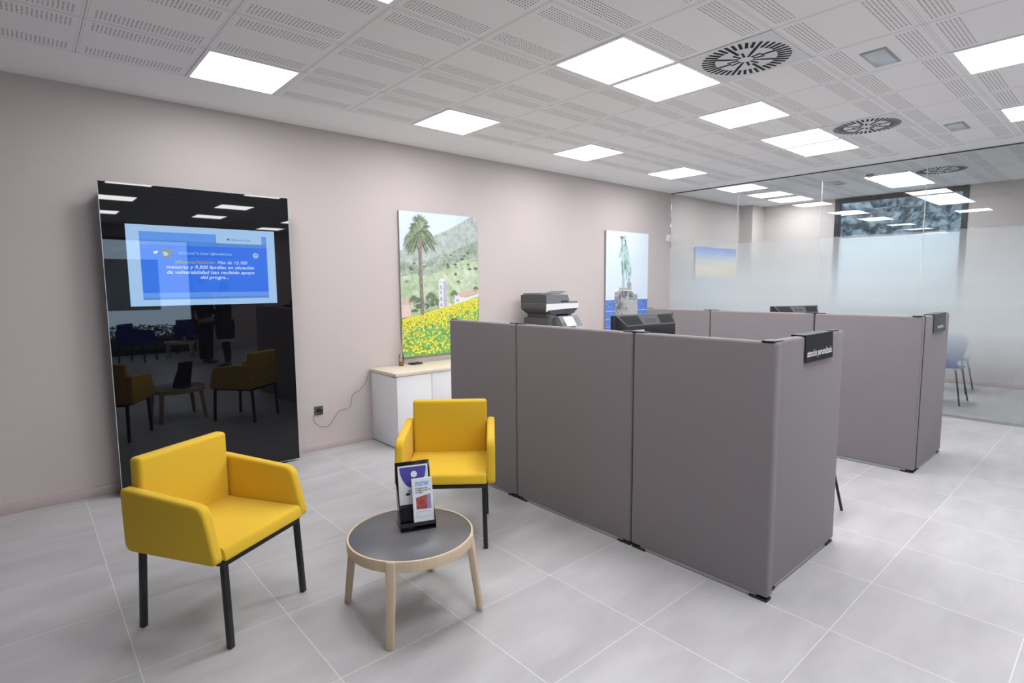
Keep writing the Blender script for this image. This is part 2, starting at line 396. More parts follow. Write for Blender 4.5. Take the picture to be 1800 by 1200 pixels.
# wall behind the camera with a shop window
SX0, SX1, SZ0, SZ1 = 1.0, 3.25, 0.06, 2.75  # unseen left edge set inward to cut daylight on the left side
wb_ = MB(); wb_.box((LX, BY-0.2, 0), (SX0, BY, CH), M_WALL).box((SX1, BY-0.2, 0), (GX+0.15, BY, CH), M_WALL)
wb_.box((SX0, BY-0.2, SZ1), (SX1, BY, CH), M_WALL); wb_.box((SX0, BY-0.2, 0), (SX1, BY, SZ0), M_BLACKMETAL)
struct(wb_.build('wall_front'))
w2 = MB(); t = 0.06
for x in (SX0, SX1-t): w2.box((x, BY-0.1, SZ0), (x+t, BY-0.03, SZ1), M_BLACKMETAL)
w2.box((SX0, BY-0.1, SZ1-t), (SX1, BY-0.03, SZ1), M_BLACKMETAL).box((SX0, BY-0.1, SZ0), (SX1, BY-0.03, SZ0+0.05), M_BLACKMETAL)
win2 = struct(w2.build('window_2'))
MB().box((SX0, BY-0.07, SZ0), (SX1, BY-0.064, SZ1), M_CLEAR).build('window_pane', win2)
MB().box((SX0+0.06, BY-0.06, 1.05), (2.55, BY-0.055, 2.25), M_FILM).build('window_film', win2)
# skirting boards
struct(MB().box((LX, WY-0.014, 0), (10.40, WY, 0.072), M_BASE, 0.002).build('baseboard_back'))
struct(MB().box((LX, BY, 0), (LX+0.014, WY-0.014, 0.072), M_BASE, 0.002).build('baseboard_left'))
struct(MB().box((BX-0.014, RYB, 0), (BX, 4.94, 0.072), M_BASE, 0.002).build('baseboard_meeting'))

# ------------------------------------------------------------------ glass partition of the meeting room
gp = thing('glass_partition', 'full-height glass wall with gradient frosting in front of the meeting room', 'glass wall', (GX, 0, 0))
ys = [WY, 4.05, 2.905, 1.765, 0.62, -0.53, -1.68, RYB]
for a, b in zip(ys, ys[1:]):
    MB().box((0, b+0.0015, 0.022), (0.012, a-0.0015, CH-0.012), M_PART).build('glass_pane', gp)
MB().box((-0.012, RYB, 0), (0.024, WY, 0.022), M_ALU).build('floor_channel', gp)
MB().box((-0.006, RYB, CH-0.012), (0.018, WY, CH), mat('channel_dark', (0.10, 0.10, 0.11), 0.4, metal=0.5)).build('ceiling_channel', gp)
M_SEAM = mat('polished_joint', (0.75, 0.78, 0.80), 0.2)
for y in ys[1:-1]:
    MB().box((-0.0005, y-0.0025, 0.022), (0.0125, y+0.0025, CH-0.012), M_SEAM).build('joint_strip', gp)

# ------------------------------------------------------------------ ceiling lights
def light(c, r, label):
    x0 = CX0+0.6*c; y0 = CY0-CQ*r
    L = thing('ceiling_light', label, 'ceiling light', (x0+0.3, y0-CQ/2, CH-0.004), 0, 'square LED ceiling lights')
    return L
def light_mesh(L):
    f = MB(); h = 0.2972; i = 0.273
    f.box((-h, -h, 0), (h, -i, 0.012), M_WHITE).box((-h, i, 0), (h, h, 0.012), M_WHITE)
    f.box((-h, -i, 0), (-i, i, 0.012), M_WHITE).box((i, -i, 0), (h, i, 0.012), M_WHITE); f.build('frame', L)
    MB().box((-i, -i, 0.002), (i, i, 0.008), M_LED).build('diffuser', L)
LIGHTS = [
 (1, 0, 'square ceiling light by the long wall, above the black screen slab'),
 (4, 0, 'square ceiling light by the long wall, second from the left, above the palm picture'),
 (7, 0, 'square ceiling light by the long wall, third from the left, above the printer'),
 (10, 0, 'square ceiling light by the long wall, nearest the glass partition on the near side'),
 (13, 0, 'square ceiling light behind the glass at the long wall, nearest the glass'),
 (16, 0, 'square ceiling light behind the glass at the long wall, nearest the corner pillar'),
 (1, 3, 'square ceiling light cut by the top edge of the photo, left of centre'),
 (4, 3, 'left and larger panel of the biggest pair of square ceiling lights'),
 (5, 3, 'right panel of the biggest pair of square ceiling lights, touching the round air diffuser tile'),
 (7, 3, 'single square ceiling light between the near pair and the far pair'),
 (9, 3, 'left panel of the far pair of square ceiling lights in front of the glass'),
 (10, 3, 'right panel of the far pair of square ceiling lights in front of the glass'),
 (7, 6, 'square ceiling light cut by the right edge of the photo, larger one'),
 (10, 6, 'square ceiling light cut by the right edge of the photo, smaller and lower one'),
 (14.3, 3, 'square ceiling light behind the glass in the middle of the meeting room'),
 (15.4, 3, 'square ceiling light behind the glass nearest the meeting room window'),
 (1, 6, 'ceiling light reflected along the top left edge of the black slab'),
 (4, 6, 'ceiling light reflected along the top right edge of the black slab'),
 (1, 9, 'ceiling light reflected large at the left edge of the black slab'),
 (4, 9, 'ceiling light reflected in the black slab, right and upper of the middle two'),
 (1, 12.6, 'ceiling light reflected smaller at the left edge of the black slab'),
 (4, 12, 'ceiling light reflected in the black slab, just above the display'),
 (7, 15, 'ceiling light reflected in the black slab above the right end of the display'),
 (7, 12, 'ceiling light behind the camera over the right side of the hall'),
 (10, 9, 'ceiling light behind the camera near the far end of the glass wall'),
 (14.3, 7.5, 'ceiling light at the near end of the meeting room, outside the photo on the right'),
]
L0 = None
for c, r, lb in LIGHTS:
    if L0 is None:
        L0 = light(c, r, lb); light_mesh(L0)
    else:
        x0 = CX0+0.6*c; y0 = CY0-CQ*r
        dup(L0, (x0+0.3, y0-CQ/2, CH-0.004), 0, lb)

# swirl air diffusers
def swirl(x, y, label):
    d = thing('air_diffuser', label, 'air vent', (x, y, CH-0.004), 0, 'round swirl air diffusers in the ceiling')
    MB().box((-0.297, -0.295, 0.0), (0.297, 0.295, 0.010), mat('diffuser_white', (0.74, 0.77, 0.80), 0.5)).build('face_plate', d)
    sl = MB()
    def slot(r0, r1, ang, wd, skew=0.0):
        c, s_ = math.cos(ang), math.sin(ang)
        p0 = Vector((r0*c, r0*s_, 0.0)); p1 = Vector((r1*math.cos(ang+skew), r1*math.sin(ang+skew), 0.0))
        dr = (p1-p0).normalized(); nn = Vector((-dr.y, dr.x, 0))*wd/2
        g = bmesh.new(); vs = [g.verts.new(p+o+Vector((0, 0, z))) for z in (-0.0015, 0.002) for p, o in ((p0, -nn), (p1, -nn), (p1, nn), (p0, nn))]
        for f in ((3, 2, 1, 0), (4, 5, 6, 7), (0, 1, 5, 4), (1, 2, 6, 5), (2, 3, 7, 6), (3, 0, 4, 7)): g.faces.new([vs[k] for k in f])
        sl.merge(g, M_POST_SHADE)  # black blocks on the plate stand for shade inside the cut slots
    for k in range(40): slot(0.188, 0.272, 2*math.pi*k/40, 0.019)
    for k in range(8): slot(0.10, 0.188, 2*math.pi*(k*5)/40, 0.019)
    for k in range(12): slot(0.045, 0.115, 2*math.pi*(k+0.5)/12, 0.015)
    sl.build('swirl_slot_shade', d); return d
s1 = swirl(CX0+0.6*5.5, CY0-CQ*4.5, 'large round slotted air diffuser beside the biggest pair of ceiling lights')
dup(s1, (CX0+0.6*9.5, CY0-CQ*4.5, CH-0.004), 0, 'smaller-looking round slotted air diffuser beside the far pair of ceiling lights')
dup(s1, (9.17, 1.86, CH-0.004), 0, 'round slotted air diffuser seen through the glass partition')

# small rectangular emergency lights
M_FROSTPL = mat('frosted_lens', (0.55, 0.59, 0.61), 0.25)
def emerg(x, y, label):
    e = thing('emergency_light', label, 'emergency light', (x, y, CH-0.004), 0, 'small recessed emergency lights')
    f = MB(); f.box((-0.17, -0.075, 0), (0.17, 0.075, 0.014), mat('lamp_grey_frame', (0.32, 0.35, 0.37), 0.4), 0.002); f.build('housing', e)
    MB().box((-0.155, -0.06, -0.003), (0.155, 0.06, 0.004), M_FROSTPL, 0.001).build('lens', e); return e
e1 = emerg(4.32, 1.24, 'small rectangular ceiling emergency light, nearer one, right of the big air diffuser')
dup(e1, (6.75, 1.27, CH-0.004), 0, 'small rectangular ceiling emergency light, farther one near the glass partition')
dup(e1, (9.15, 3.09, CH-0.004), 0, 'small rectangular ceiling emergency light seen through the glass partition')
sd = thing('smoke_detector', 'round white smoke detector on the meeting room ceiling behind the glass', 'smoke detector', (8.72, 2.55, CH))
MB().lathe([(0, -0.012), (0.055, -0.012), (0.058, 0.0)], M_WHITE).build('base_ring', sd)
MB().lathe([(0, -0.05), (0.028, -0.05), (0.045, -0.036), (0.046, -0.012), (0, -0.012)], M_WHITE).build('sensor_head', sd)
MB().lathe([(0.0462, -0.032), (0.0468, -0.028), (0.0468, -0.02), (0.0462, -0.016)], M_DARK).build('vent_ring', sd)

# motion detector on the wall next to the glass
md = thing('motion_detector', 'small white motion detector on the wall beside the glass partition', 'motion detector', (7.97, WY, 2.32))
MB().prism(round_poly([(-0.045, -0.055), (0.045, -0.055), (0.045, 0.055), (-0.045, 0.055)], 0.012), -0.045, 0.0, M_WHITE, 'xz', 0.004).build('housing', md)
MB().lathe([(0, -0.02), (0.018, -0.012), (0.022, 0), (0.018, 0.012), (0, 0.02)], M_FROSTPL, 16, (0, -0.04, -0.01)).build('sensor_lens', md)

# ------------------------------------------------------------------ black glass display slab
SY = 5.0
sc = thing('display_slab', 'tall black glass slab with a lit blue display, standing against the wall', 'display screen', (1.143, SY, 0))
hw, hz = 0.668, 2.345
MB().box((-hw, 0.0, 0.022), (hw, 0.006, hz), M_BLACKGLASS).build('glass_front', sc)
eg = MB(); eg.box((-hw-0.004, -0.0005, 0.02), (-hw, 0.012, hz+0.002), M_EDGEGLASS).box((hw, -0.0005, 0.02), (hw+0.004, 0.012, hz+0.002), M_EDGEGLASS)
eg.box((-hw, -0.0005, hz), (hw, 0.012, hz+0.002), M_EDGEGLASS).box((-hw, -0.0005, 0.018), (hw, 0.012, 0.022), M_EDGEGLASS)
eg.build('glass_edge', sc)
MB().box((-hw+0.03, 0.006, 0.05), (hw-0.03, 0.16, hz-0.05), M_DARK).build('cabinet_body', sc)
for s_ in (-1, 1): MB().box((s_*0.52-0.04, 0.012, 0), (s_*0.52+0.04, 0.17, 0.05), M_BLACKMETAL).build('foot', sc)
def scr(name, col, k=1.0):
    m = mat('screen_'+name, (0.004, 0.004, 0.006), 0.015, emit=col, estr=k, spec=0.55); return m
E_PALE = scr('pale', (0.42, 0.66, 0.98), 0.80); E_BLUE = scr('blue', (0.035, 0.20, 0.95), 0.80); E_MID = scr('midblue', (0.10, 0.29, 0.80), 0.80)
E_LT = scr('lightblue', (0.14, 0.36, 0.98), 0.80); E_W = scr('white', (0.72, 0.84, 1.0), 0.85); E_Y = scr('ochre', (0.42, 0.42, 0.12), 0.75)
E_DK = scr('navy', (0.01, 0.05, 0.30), 0.6); E_OL = scr('olive', (0.22, 0.25, 0.20), 0.7)
sh = Sheet((0, -0.0006, 0), (1, 0, 0), (0, 0, 1), 0.0003)
def sx_(v): return v-1.143
sh.rect(sx_(.617), 1.44, sx_(1.682), 2.052, E_PALE, 0)
sh.rect(sx_(.70), 1.487, sx_(1.615), 2.003, E_BLUE, 1)
sh.rect(sx_(.70), 1.505, sx_(1.615), 1.54, E_LT, 2); sh.rect(sx_(.70), 1.487, sx_(1.615), 1.505, E_MID, 2)
sh.rect(sx_(.70), 1.905, sx_(1.615), 1.94, E_MID, 2); sh.rect(sx_(.70), 1.94, sx_(1.615), 2.003, E_LT, 2)
sh.rect(sx_(1.225), 1.935, sx_(1.575), 2.01, E_PALE, 3)
# star emblem and logo lettering
ex, ez = sx_(1.315), 1.966
sh.poly([(ex-.014, ez-.010), (ex-.002, ez-.002), (ex+.014, ez-.012), (ex+.005, ez+.001), (ex+.014, ez+.013), (ex, ez+.004), (ex-.008, ez+.014), (ex-.006, ez+.003), (ex-.016, ez+.002), (ex-.006, ez-.002)], E_DK, 4)
sh.text('Obra Social "la Caixa"', sx_(1.337), 1.959, 0.020, E_DK, 4, width=0.155)
# bird emblem
bx, bz = sx_(.800), 1.848
sh.poly([(bx-.016, bz-.008), (bx-.004, bz-.012), (bx+.010, bz-.004), (bx+.014, bz+.006), (bx+.019, bz+.010), (bx+.013, bz+.011), (bx+.008, bz+.014), (bx+.001, bz+.009), (bx-.004, bz+.006), (bx-.015, bz+.012), (bx-.013, bz+.001)], E_W, 3)
sh.disc(sx_(.872), 1.845, 0.038, E_OL, 3)
for k in range(9): sh.disc(sx_(.872)+random.uniform(-.022, .022), 1.842+random.uniform(-.018, .014), random.uniform(.004, .009), E_PALE, 4+k*.2, 8)
sh.text('Obra Social "la Caixa" (@FundlaCaixa)', sx_(.948), 1.840, 0.023, E_PALE, 3, bold=0.012, width=0.385)
sh.rect(sx_(.90), 1.823, sx_(1.50), 1.8245, E_DK, 3)
sh.disc(sx_(1.522), 1.842, 0.023, E_PALE, 3); sh.text('24', sx_(1.522), 1.841, 0.02, E_DK, 4, align='CENTER', bold=0.02); sh.text('NOV', sx_(1.522), 1.829, 0.011, E_DK, 4, align='CENTER')
for txt, m, x, z, wd in (('#BuenasNoticias', E_Y, .922, 1.767, .285), ('Más de 15.700', E_W, 1.222, 1.767, .228), ('menores y 9.300 familias en situación', E_W, .862, 1.727, .640),
                     ('de vulnerabilidad han recibido apoyo', E_W, .862, 1.687, .640), ('del progra...', E_W, 1.092, 1.647, .208)):
    sh.text(txt, sx_(x), z, 0.037, m, 3, bold=0.0 if 'Más' in txt else 0.012, shear=0.25, width=wd)
disp = sh.mb.build('display', sc, auto=False); disp['label'] = 'lit blue display with white lettering'

# ------------------------------------------------------------------ wall pictures
def pmat(name, c1, c2, scale, detail=6, rough=0.55, lo=0.35, hi=0.65, stretch=(1, 1, 1)):
    m, nt, b = new_mat(name); tc = nt.nodes.new('ShaderNodeTexCoord'); mp = nt.nodes.new('ShaderNodeMapping'); mp.inputs['Scale'].default_value = stretch
    n = nt.nodes.new('ShaderNodeTexNoise'); n.inputs['Scale'].default_value = scale; n.inputs['Detail'].default_value = detail; n.inputs['Roughness'].default_value = 0.7
    nt.links.new(tc.outputs['Object'], mp.inputs[0]); nt.links.new(mp.outputs[0], n.inputs['Vector'])
    r = nt.nodes.new('ShaderNodeValToRGB'); r.color_ramp.elements[0].position = lo; r.color_ramp.elements[1].position = hi
    r.color_ramp.elements[0].color = (*c1, 1); r.color_ramp.elements[1].color = (*c2, 1)
    nt.links.new(n.outputs['Fac'], r.inputs['Fac']); nt.links.new(r.outputs[0], b.inputs['Base Color']); b.inputs['Roughness'].default_value = rough
    return m
P_SKY = pmat('print_sky', (0.62, 0.78, 0.97), (0.72, 0.84, 0.98), 2)
P_HILL = pmat('print_hill', (0.20, 0.27, 0.20), (0.50, 0.58, 0.50), 14)
P_HILLF = pmat('print_far_hill', (0.33, 0.40, 0.37), (0.56, 0.63, 0.60), 18)
P_MEAD = pmat('print_meadow', (0.33, 0.48, 0.26), (0.66, 0.76, 0.58), 10)
P_BUSH = pmat('print_bush', (0.05, 0.10, 0.06), (0.20, 0.28, 0.16), 30)
P_TRUNK = pmat('print_trunk', (0.20, 0.15, 0.13), (0.38, 0.31, 0.28), 40)
P_FROND = pmat('print_frond', (0.09, 0.14, 0.08), (0.34, 0.42, 0.26), 25)
P_FROND2 = pmat('print_frond_light', (0.20, 0.26, 0.15), (0.46, 0.52, 0.36), 25)
P_WH = mat('print_white', (0.78, 0.79, 0.88), 0.5); P_GW = mat('print_grey', (0.40, 0.41, 0.50), 0.5)
P_ROOF = mat('print_roof', (0.70, 0.50, 0.42), 0.5); P_PINK = mat('print_pink', (0.78, 0.60, 0.55), 0.5)
P_GRASS = pmat('print_grass', (0.08, 0.30, 0.06), (0.33, 0.62, 0.22), 22, stretch=(1, 1, 1))
P_FLOW = mat('print_flower', (0.92, 0.82, 0.05), 0.5); P_FLOW2 = mat('print_flower_orange', (0.93, 0.62, 0.02), 0.5)
def picture(x0, x1, z0, z1, label):
    t = thing('wall_picture', label, 'picture', (x0, WY, z0))
    MB().box((0, -0.03, 0), (x1-x0, -0.001, z1-z0), mat('picture_edge', (0.30, 0.29, 0.30), 0.5)).build('backing_board', t)
    return t, Sheet((0, -0.0305, 0), (1, 0, 0), (0, 0, 1), 0.0003), x1-x0, z1-z0
pt, sh, W, H = picture(3.0, 4.03, 0.82, 2.358, 'tall wall picture of a palm tree above yellow flowers and a white church tower')
def q(fx, fy): return (fx*W, (1-fy)*H)
def qp(l): return [q(*p) for p in l]
sh.rect(0, 0, W, H, P_SKY, 0)
sh.poly(qp([(0, .72), (0, .27), (.1, .235), (.25, .20), (.45, .145), (.55, .12), (.66, .085), (.78, .045), (.90, .0), (1, .0), (1, .65)]), P_HILLF, 1)
sh.poly(qp([(0, .72), (0, .34), (.2, .36), (.4, .31), (.6, .27), (.8, .22), (1, .17), (1, .65)]), P_HILL, 2)
sh.poly(qp([(0, .74), (0, .45), (.15, .42), (.32, .44), (.5, .40), (.75, .33), (1, .30), (1, .65)]), P_MEAD, 3)
for k in range(46):
    fx = random.uniform(.02, .98); fy = random.uniform(.31, .47) - .10*fx + .03
    sh.disc(*q(fx, fy), random.uniform(.012, .035), P_HILL if k % 3 else P_BUSH, 4 + (k % 24)*.12, 9, ry=random.uniform(.008, .018))
for k in range(26):
    fx = random.uniform(.1, .5); sh.disc(*q(fx, random.uniform(.60, .69)), random.uniform(.018, .045), P_BUSH if k % 2 else P_HILL, 7+k*.1, 10, ry=random.uniform(.015, .03))
sh.poly(qp([(0, .73), (0, .655), (.06, .645), (.11, .665), (.11, .73)]), P_PINK, 10); sh.rect(*q(.0, .645), *q(.09, .60), P_WH, 9)
sh.poly(qp([(0, .60), (.09, .60), (.13, .625), (.13, .64), (0, .64)]), P_ROOF, 11)
sh.poly(qp([(.46, .69), (.46, .475), (.48, .455), (.52, .452), (.555, .475), (.565, .69)]), P_WH, 12)
sh.poly(qp([(.52, .69), (.52, .475), (.555, .475), (.565, .69)]), mat('print_tower_side', (0.52, 0.52, 0.66), 0.5), 13)
for fy in (.505, .545, .59, .635): sh.rect(*q(.478, fy+.022), *q(.50, fy), P_GW, 14)
for fy in (.48, .53, .61): sh.rect(*q(.455, fy+.004), *q(.57, fy), P_GW, 15)
sh.poly(qp([(.54, .68), (.60, .63), (.66, .67), (.66, .69)]), P_WH, 14)
sh.poly(qp([(.66, .68), (.66, .585), (.72, .565), (.80, .59), (.80, .66)]), P_WH, 12); sh.poly(qp([(.70, .56), (.90, .545), (.93, .575), (.75, .595)]), P_ROOF, 13)
sh.poly(qp([(.80, .60), (1, .57), (1, .63), (.80, .66)]), P_WH, 12); sh.poly(qp([(.88, .545), (1, .535), (1, .572), (.93, .575)]), P_ROOF, 14)
sh.rect(*q(.69, .625), *q(.72, .605), P_GW, 14)
for fx, fy, r in ((.15, .60, .075), (.36, .585, .085), (.41, .61, .06), (.66, .565, .06), (.96, .53, .045), (.72, .48, .03)):
    cx, cz = q(fx, fy)
    sh.rect(cx-.005, cz-r*1.0, cx+.005, cz, P_TRUNK, 16)
    for k in range(11):
        a = math.pi*(-.15+1.3*k/10); tx, tz = cx+r*math.cos(a), cz+r*.75*math.sin(a)-abs(math.cos(a))*r*.25
        nx, nz = -math.sin(a)*r*.12, math.cos(a)*r*.12
        sh.poly([(cx-nx*.4, cz-nz*.4), ((cx+tx)/2-nx, (cz+tz)/2-nz+r*.1), (tx, tz), ((cx+tx)/2+nx, (cz+tz)/2+nz+r*.1)], P_FROND if k % 2 else P_BUSH, 17+k*.25)
sh.poly(qp([(0, 1), (0, .725), (.12, .72), (.3, .685), (.45, .68), (.6, .66), (.8, .625), (1, .59), (1, 1)]), P_GRASS, 20)
# flowers: small and dense near the top edge, large and sparse near the bottom
for k in range(2100):
    fx = random.random(); top = .73-.14*fx; tt = random.random()**2.2 if k < 800 else random.random()*random.random()*.42; fy = top+.008+tt*(.985-top)
    r = .0058+.0095*tt; cx, cz = q(fx, fy)
    if not (r < cx < W-r and r < cz < H-r): continue
    n = 6; a0 = random.random()
    sh.poly([(cx+r*math.cos(a0+2*math.pi*j/n), cz+r*.85*math.sin(a0+2*math.pi*j/n)) for j in range(n)], P_FLOW if random.random() > .12 else P_FLOW2, 21+(k % 37)*.1)
# tall palm
cx, cz = q(.235, .125); bx2, bz2 = q(.25, .715)
sh.poly([(cx-.016, cz-.10), (cx+.016, cz-.10), (bx2+.019, bz2), (bx2-.019, bz2)], P_TRUNK, 25)
sh.poly([(cx-.032, cz-.19), (cx+.03, cz-.19), (cx+.035, cz-.06), (cx-.035, cz-.06)], P_TRUNK, 26)
for k in range(74):
    a = random.uniform(-.40, 1.40)*math.pi; L = random.uniform(.15, .235); droop = .015+.14*abs(math.cos(a)); pts_ = []
    N = 6; up = []; dn = []
    for j in range(N+1):
        t_ = j/N; x = cx+L*t_*math.cos(a); z = cz+L*t_*math.sin(a)*0.95-droop*t_*t_; wd = .015*math.sin(math.pi*min(1, t_*.85+.12))
        nx, nz = -math.sin(a)*wd, math.cos(a)*wd; up.append((x+nx, z+nz)); dn.append((x-nx, z-nz))
    pp = up+dn[::-1]; pp = [(max(.002, x), min(H-.002, z)) for x, z in pp]
    try: sh.poly(pp, (P_FROND, P_FROND2, P_BUSH)[k % 3 if k % 4 else 0], 27+k*.15)
    except ValueError: pass
sh.mb.build('print', pt, auto=False)

pt, sh, W, H = picture(6.37, 7.40, 0.82, 2.352, 'tall wall picture of a green figure with a staff on a rock by the sea')
P_PSKY = pmat('print_pale_sky', (0.74, 0.86, 0.99), (0.80, 0.90, 1.0), 1.5)
P_SEA = pmat('print_sea', (0.04, 0.13, 0.55), (0.20, 0.36, 0.85), 26, stretch=(1, 1, 2.5))
P_ROCK = pmat('print_rock', (0.13, 0.14, 0.17), (0.50, 0.50, 0.50), 11, lo=.42, hi=.58); P_ROCKL = pmat('print_rock_light', (0.42, 0.43, 0.43), (0.60, 0.60, 0.57), 20, stretch=(3, 1, .6))
P_BRZ = pmat('print_verdigris', (0.13, 0.32, 0.34), (0.60, 0.78, 0.76), 16, lo=.3, hi=.6); P_BRZD = mat('print_verdigris_dark', (0.06, 0.17, 0.22), 0.5)
sh.rect(0, 0, W, H, P_PSKY, 0); sh.rect(0, 0, W, (1-.655)*H, P_SEA, 1)
for fy in (.765, .84, .915): sh.rect(0, (1-fy)*H, W, (1-fy)*H+.006, P_WH, 2)
sh.poly(qp([(.23, 1), (.22, .80), (.19, .66), (.20, .585), (.30, .565), (.45, .57), (.60, .575), (.66, .60), (.74, .61), (.755, .68), (.755, 1)]), P_ROCK, 3)
sh.poly(qp([(.50, 1), (.50, .66), (.53, .64), (.72, .64), (.73, .70), (.72, 1)]), P_ROCKL, 4)
sh.poly(qp([(.53, .675), (.53, .655), (.62, .648), (.70, .655), (.70, .675)]), P_BRZ, 5); sh.rect(*q(.53, .658), *q(.70, .650), P_BRZD, 6)
sh.rect(*q(.30, .565), *q(.60, .538), P_ROCKL, 5)
sh.disc(*q(.535, .512), .055, P_GW, 6)
sh.disc(*q(.415, .068), .036, P_BRZ, 10, 14, ry=.05); sh.poly(qp([(.42, .075), (.45, .08), (.455, .125), (.43, .13)]), P_BRZD, 11)
sh.poly(qp([(.35, .14), (.40, .115), (.44, .115), (.50, .15), (.53, .24), (.56, .30), (.58, .34), (.57, .385), (.50, .39), (.46, .37), (.44, .39), (.43, .31), (.40, .27), (.34, .29), (.35, .22)]), P_BRZ, 8)
sh.poly(qp([(.34, .28), (.42, .28), (.43, .36), (.42, .43), (.43, .53), (.375, .535), (.37, .44), (.355, .36)]), P_BRZ, 7)
sh.poly(qp([(.345, .29), (.365, .29), (.385, .42), (.375, .42)]), P_BRZD, 12); sh.poly(qp([(.42, .30), (.44, .31), (.445, .37), (.425, .36)]), P_BRZD, 12)
sh.poly(qp([(.49, .38), (.55, .32), (.59, .345), (.575, .41), (.54, .49), (.505, .49), (.52, .42), (.50, .40)]), P_BRZ, 9)
sh.poly(qp([(.29, .22), (.32, .155), (.36, .14), (.37, .17), (.34, .20), (.38, .19), (.38, .215), (.31, .25), (.28, .245)]), P_BRZ, 13)
sh.poly(qp([(.345, .05), (.362, .05), (.362, .20), (.348, .20)]), P_BRZD, 14); sh.poly(qp([(.31, .045), (.33, .042), (.354, .06), (.375, .042), (.385, .048), (.36, .075), (.345, .075)]), P_BRZD, 15)
sh.poly(qp([(.465, .38), (.475, .38), (.475, .46), (.468, .46)]), P_BRZD, 12)
for k in range(60):
    fx = random.uniform(.02, .98); fy = random.uniform(.68, .98)
    if .18 < fx < .78: continue
    cx, cz = q(fx, fy); sh.disc(cx, cz, random.uniform(.006, .02), P_PSKY, 2, 6, ry=.0025)
sh.mb.build('print', pt, auto=False)

pt, sh, W, H = picture(8.79, 10.24, 1.22, 2.215, 'wide wall picture of a sunset sky over clouds, seen through the frosted glass')
m, nt, b = new_mat('print_sunset'); tc = nt.nodes.new('ShaderNodeTexCoord'); se = nt.nodes.new('ShaderNodeSeparateXYZ'); nt.links.new(tc.outputs['Object'], se.inputs[0])
ns = nt.nodes.new('ShaderNodeTexNoise'); ns.inputs['Scale'].default_value = 4; nt.links.new(tc.outputs['Object'], ns.inputs['Vector'])
zz = math_node(nt, 'ADD', math_node(nt, 'DIVIDE', se.outputs[2], H), math_node(nt, 'MULTIPLY_ADD', ns.outputs['Fac'], 0.12, -0.06))
r = nt.nodes.new('ShaderNodeValToRGB'); nt.links.new(zz, r.inputs[0]); els = r.color_ramp.elements
els[0].position = 0.0; els[0].color = (0.06, 0.12, 0.25, 1); els[1].position = 1.0; els[1].color = (0.03, 0.15, 0.62, 1)
for p_, c_ in ((.45, (.25, .36, .5)), (.49, (.85, .60, .25)), (.62, (.95, .75, .35)), (.75, (.65, .65, .55)), (.86, (.25, .42, .78))):
    e = els.new(p_); e.color = (*c_, 1)
nt.links.new(r.outputs[0], b.inputs['Base Color']); b.inputs['Roughness'].default_value = 0.5
P_CLOUD = pmat('print_cloud', (0.10, 0.18, 0.30), (0.55, 0.65, 0.75), 8)
sh.rect(0, 0, W, H, m, 0)
sh.poly([(0, 0), (W, 0), (W, .50*H), (.9*W, .47*H), (.8*W, .40*H), (.7*W, .30*H), (.6*W, .36*H), (.48*W, .42*H), (.38*W, .32*H), (.25*W, .46*H), (.12*W, .50*H), (0, .47*H)], P_CLOUD, 1)
sh.mb.build('print', pt, auto=False)

# ------------------------------------------------------------------ armchairs
def armchair(fab, label, loc, rotz, group, cname):
    t = thing('armchair', label, 'armchair', loc, rotz, group)
    for s_ in (-1, 1):
        pr = round_poly([(-0.268, 0.397), (0.258, 0.397), (0.266, 0.690), (-0.205, 0.652)], [0.038, 0.045, 0.028, 0.05], 7)
        a0, a1 = sorted((s_*0.249, s_*0.300))
        MB().prism(pr, a0, a1, fab, 'yz', 0.014, 4).build('armrest', t)
    MB().box((-0.2475, 0.195, 0.445), (0.2475, 0.265, 0.815), fab, 0.02, 4).build('backrest', t)
    pr = round_poly([(-0.272, 0.402), (0.262, 0.402), (0.262, 0.47), (0.15, 0.462), (-0.258, 0.462)], [0.012, 0.01, 0.01, 0, 0.02], 4)
    MB().prism(pr, -0.2475, 0.2475, fab, 'yz', 0.008, 2).build('seat', t)
    f = MB(); z0, z1 = 0.372, 0.397
    f.box((-0.245, -0.252, z0), (0.245, -0.226, z1), M_BLACKMETAL, 0.003).box((-0.245, 0.222, z0), (0.245, 0.248, z1), M_BLACKMETAL, 0.003)
    f.box((-0.245, -0.226, z0), (-0.220, 0.222, z1), M_BLACKMETAL, 0.003).box((0.220, -0.226, z0), (0.245, 0.222, z1), M_BLACKMETAL, 0.003)
    f.build('seat_frame', t)
    for a in (-1, 1):
        for y0, y1 in ((-0.240, -0.258), (0.236, 0.258)):
            MB().bar((a*0.2315, y0, 0.372), (a*0.238, y1, 0.0), 0.027, 0.024, M_BLACKMETAL, bev=0.003).build('leg', t)
    return t
armchair(M_YEL, 'yellow armchair with black legs in front of the black display slab', (0.66, 2.89, 0), 0.53, 'yellow armchairs at the coffee table', 0)
armchair(M_YEL, 'yellow armchair with black legs standing against the grey partition', (1.979, 2.867, 0), -0.69, 'yellow armchairs at the coffee table', 0)
b1 = armchair(M_BLUE, 'dark blue armchair reflected at the left in the black slab', (1.82, -4.22, 0), 2.2, 'blue armchairs by the shop window', 0)
dup(b1, (3.05, -5.0, 0), 2.7, 'dark blue armchair reflected behind the standing people in the black slab')

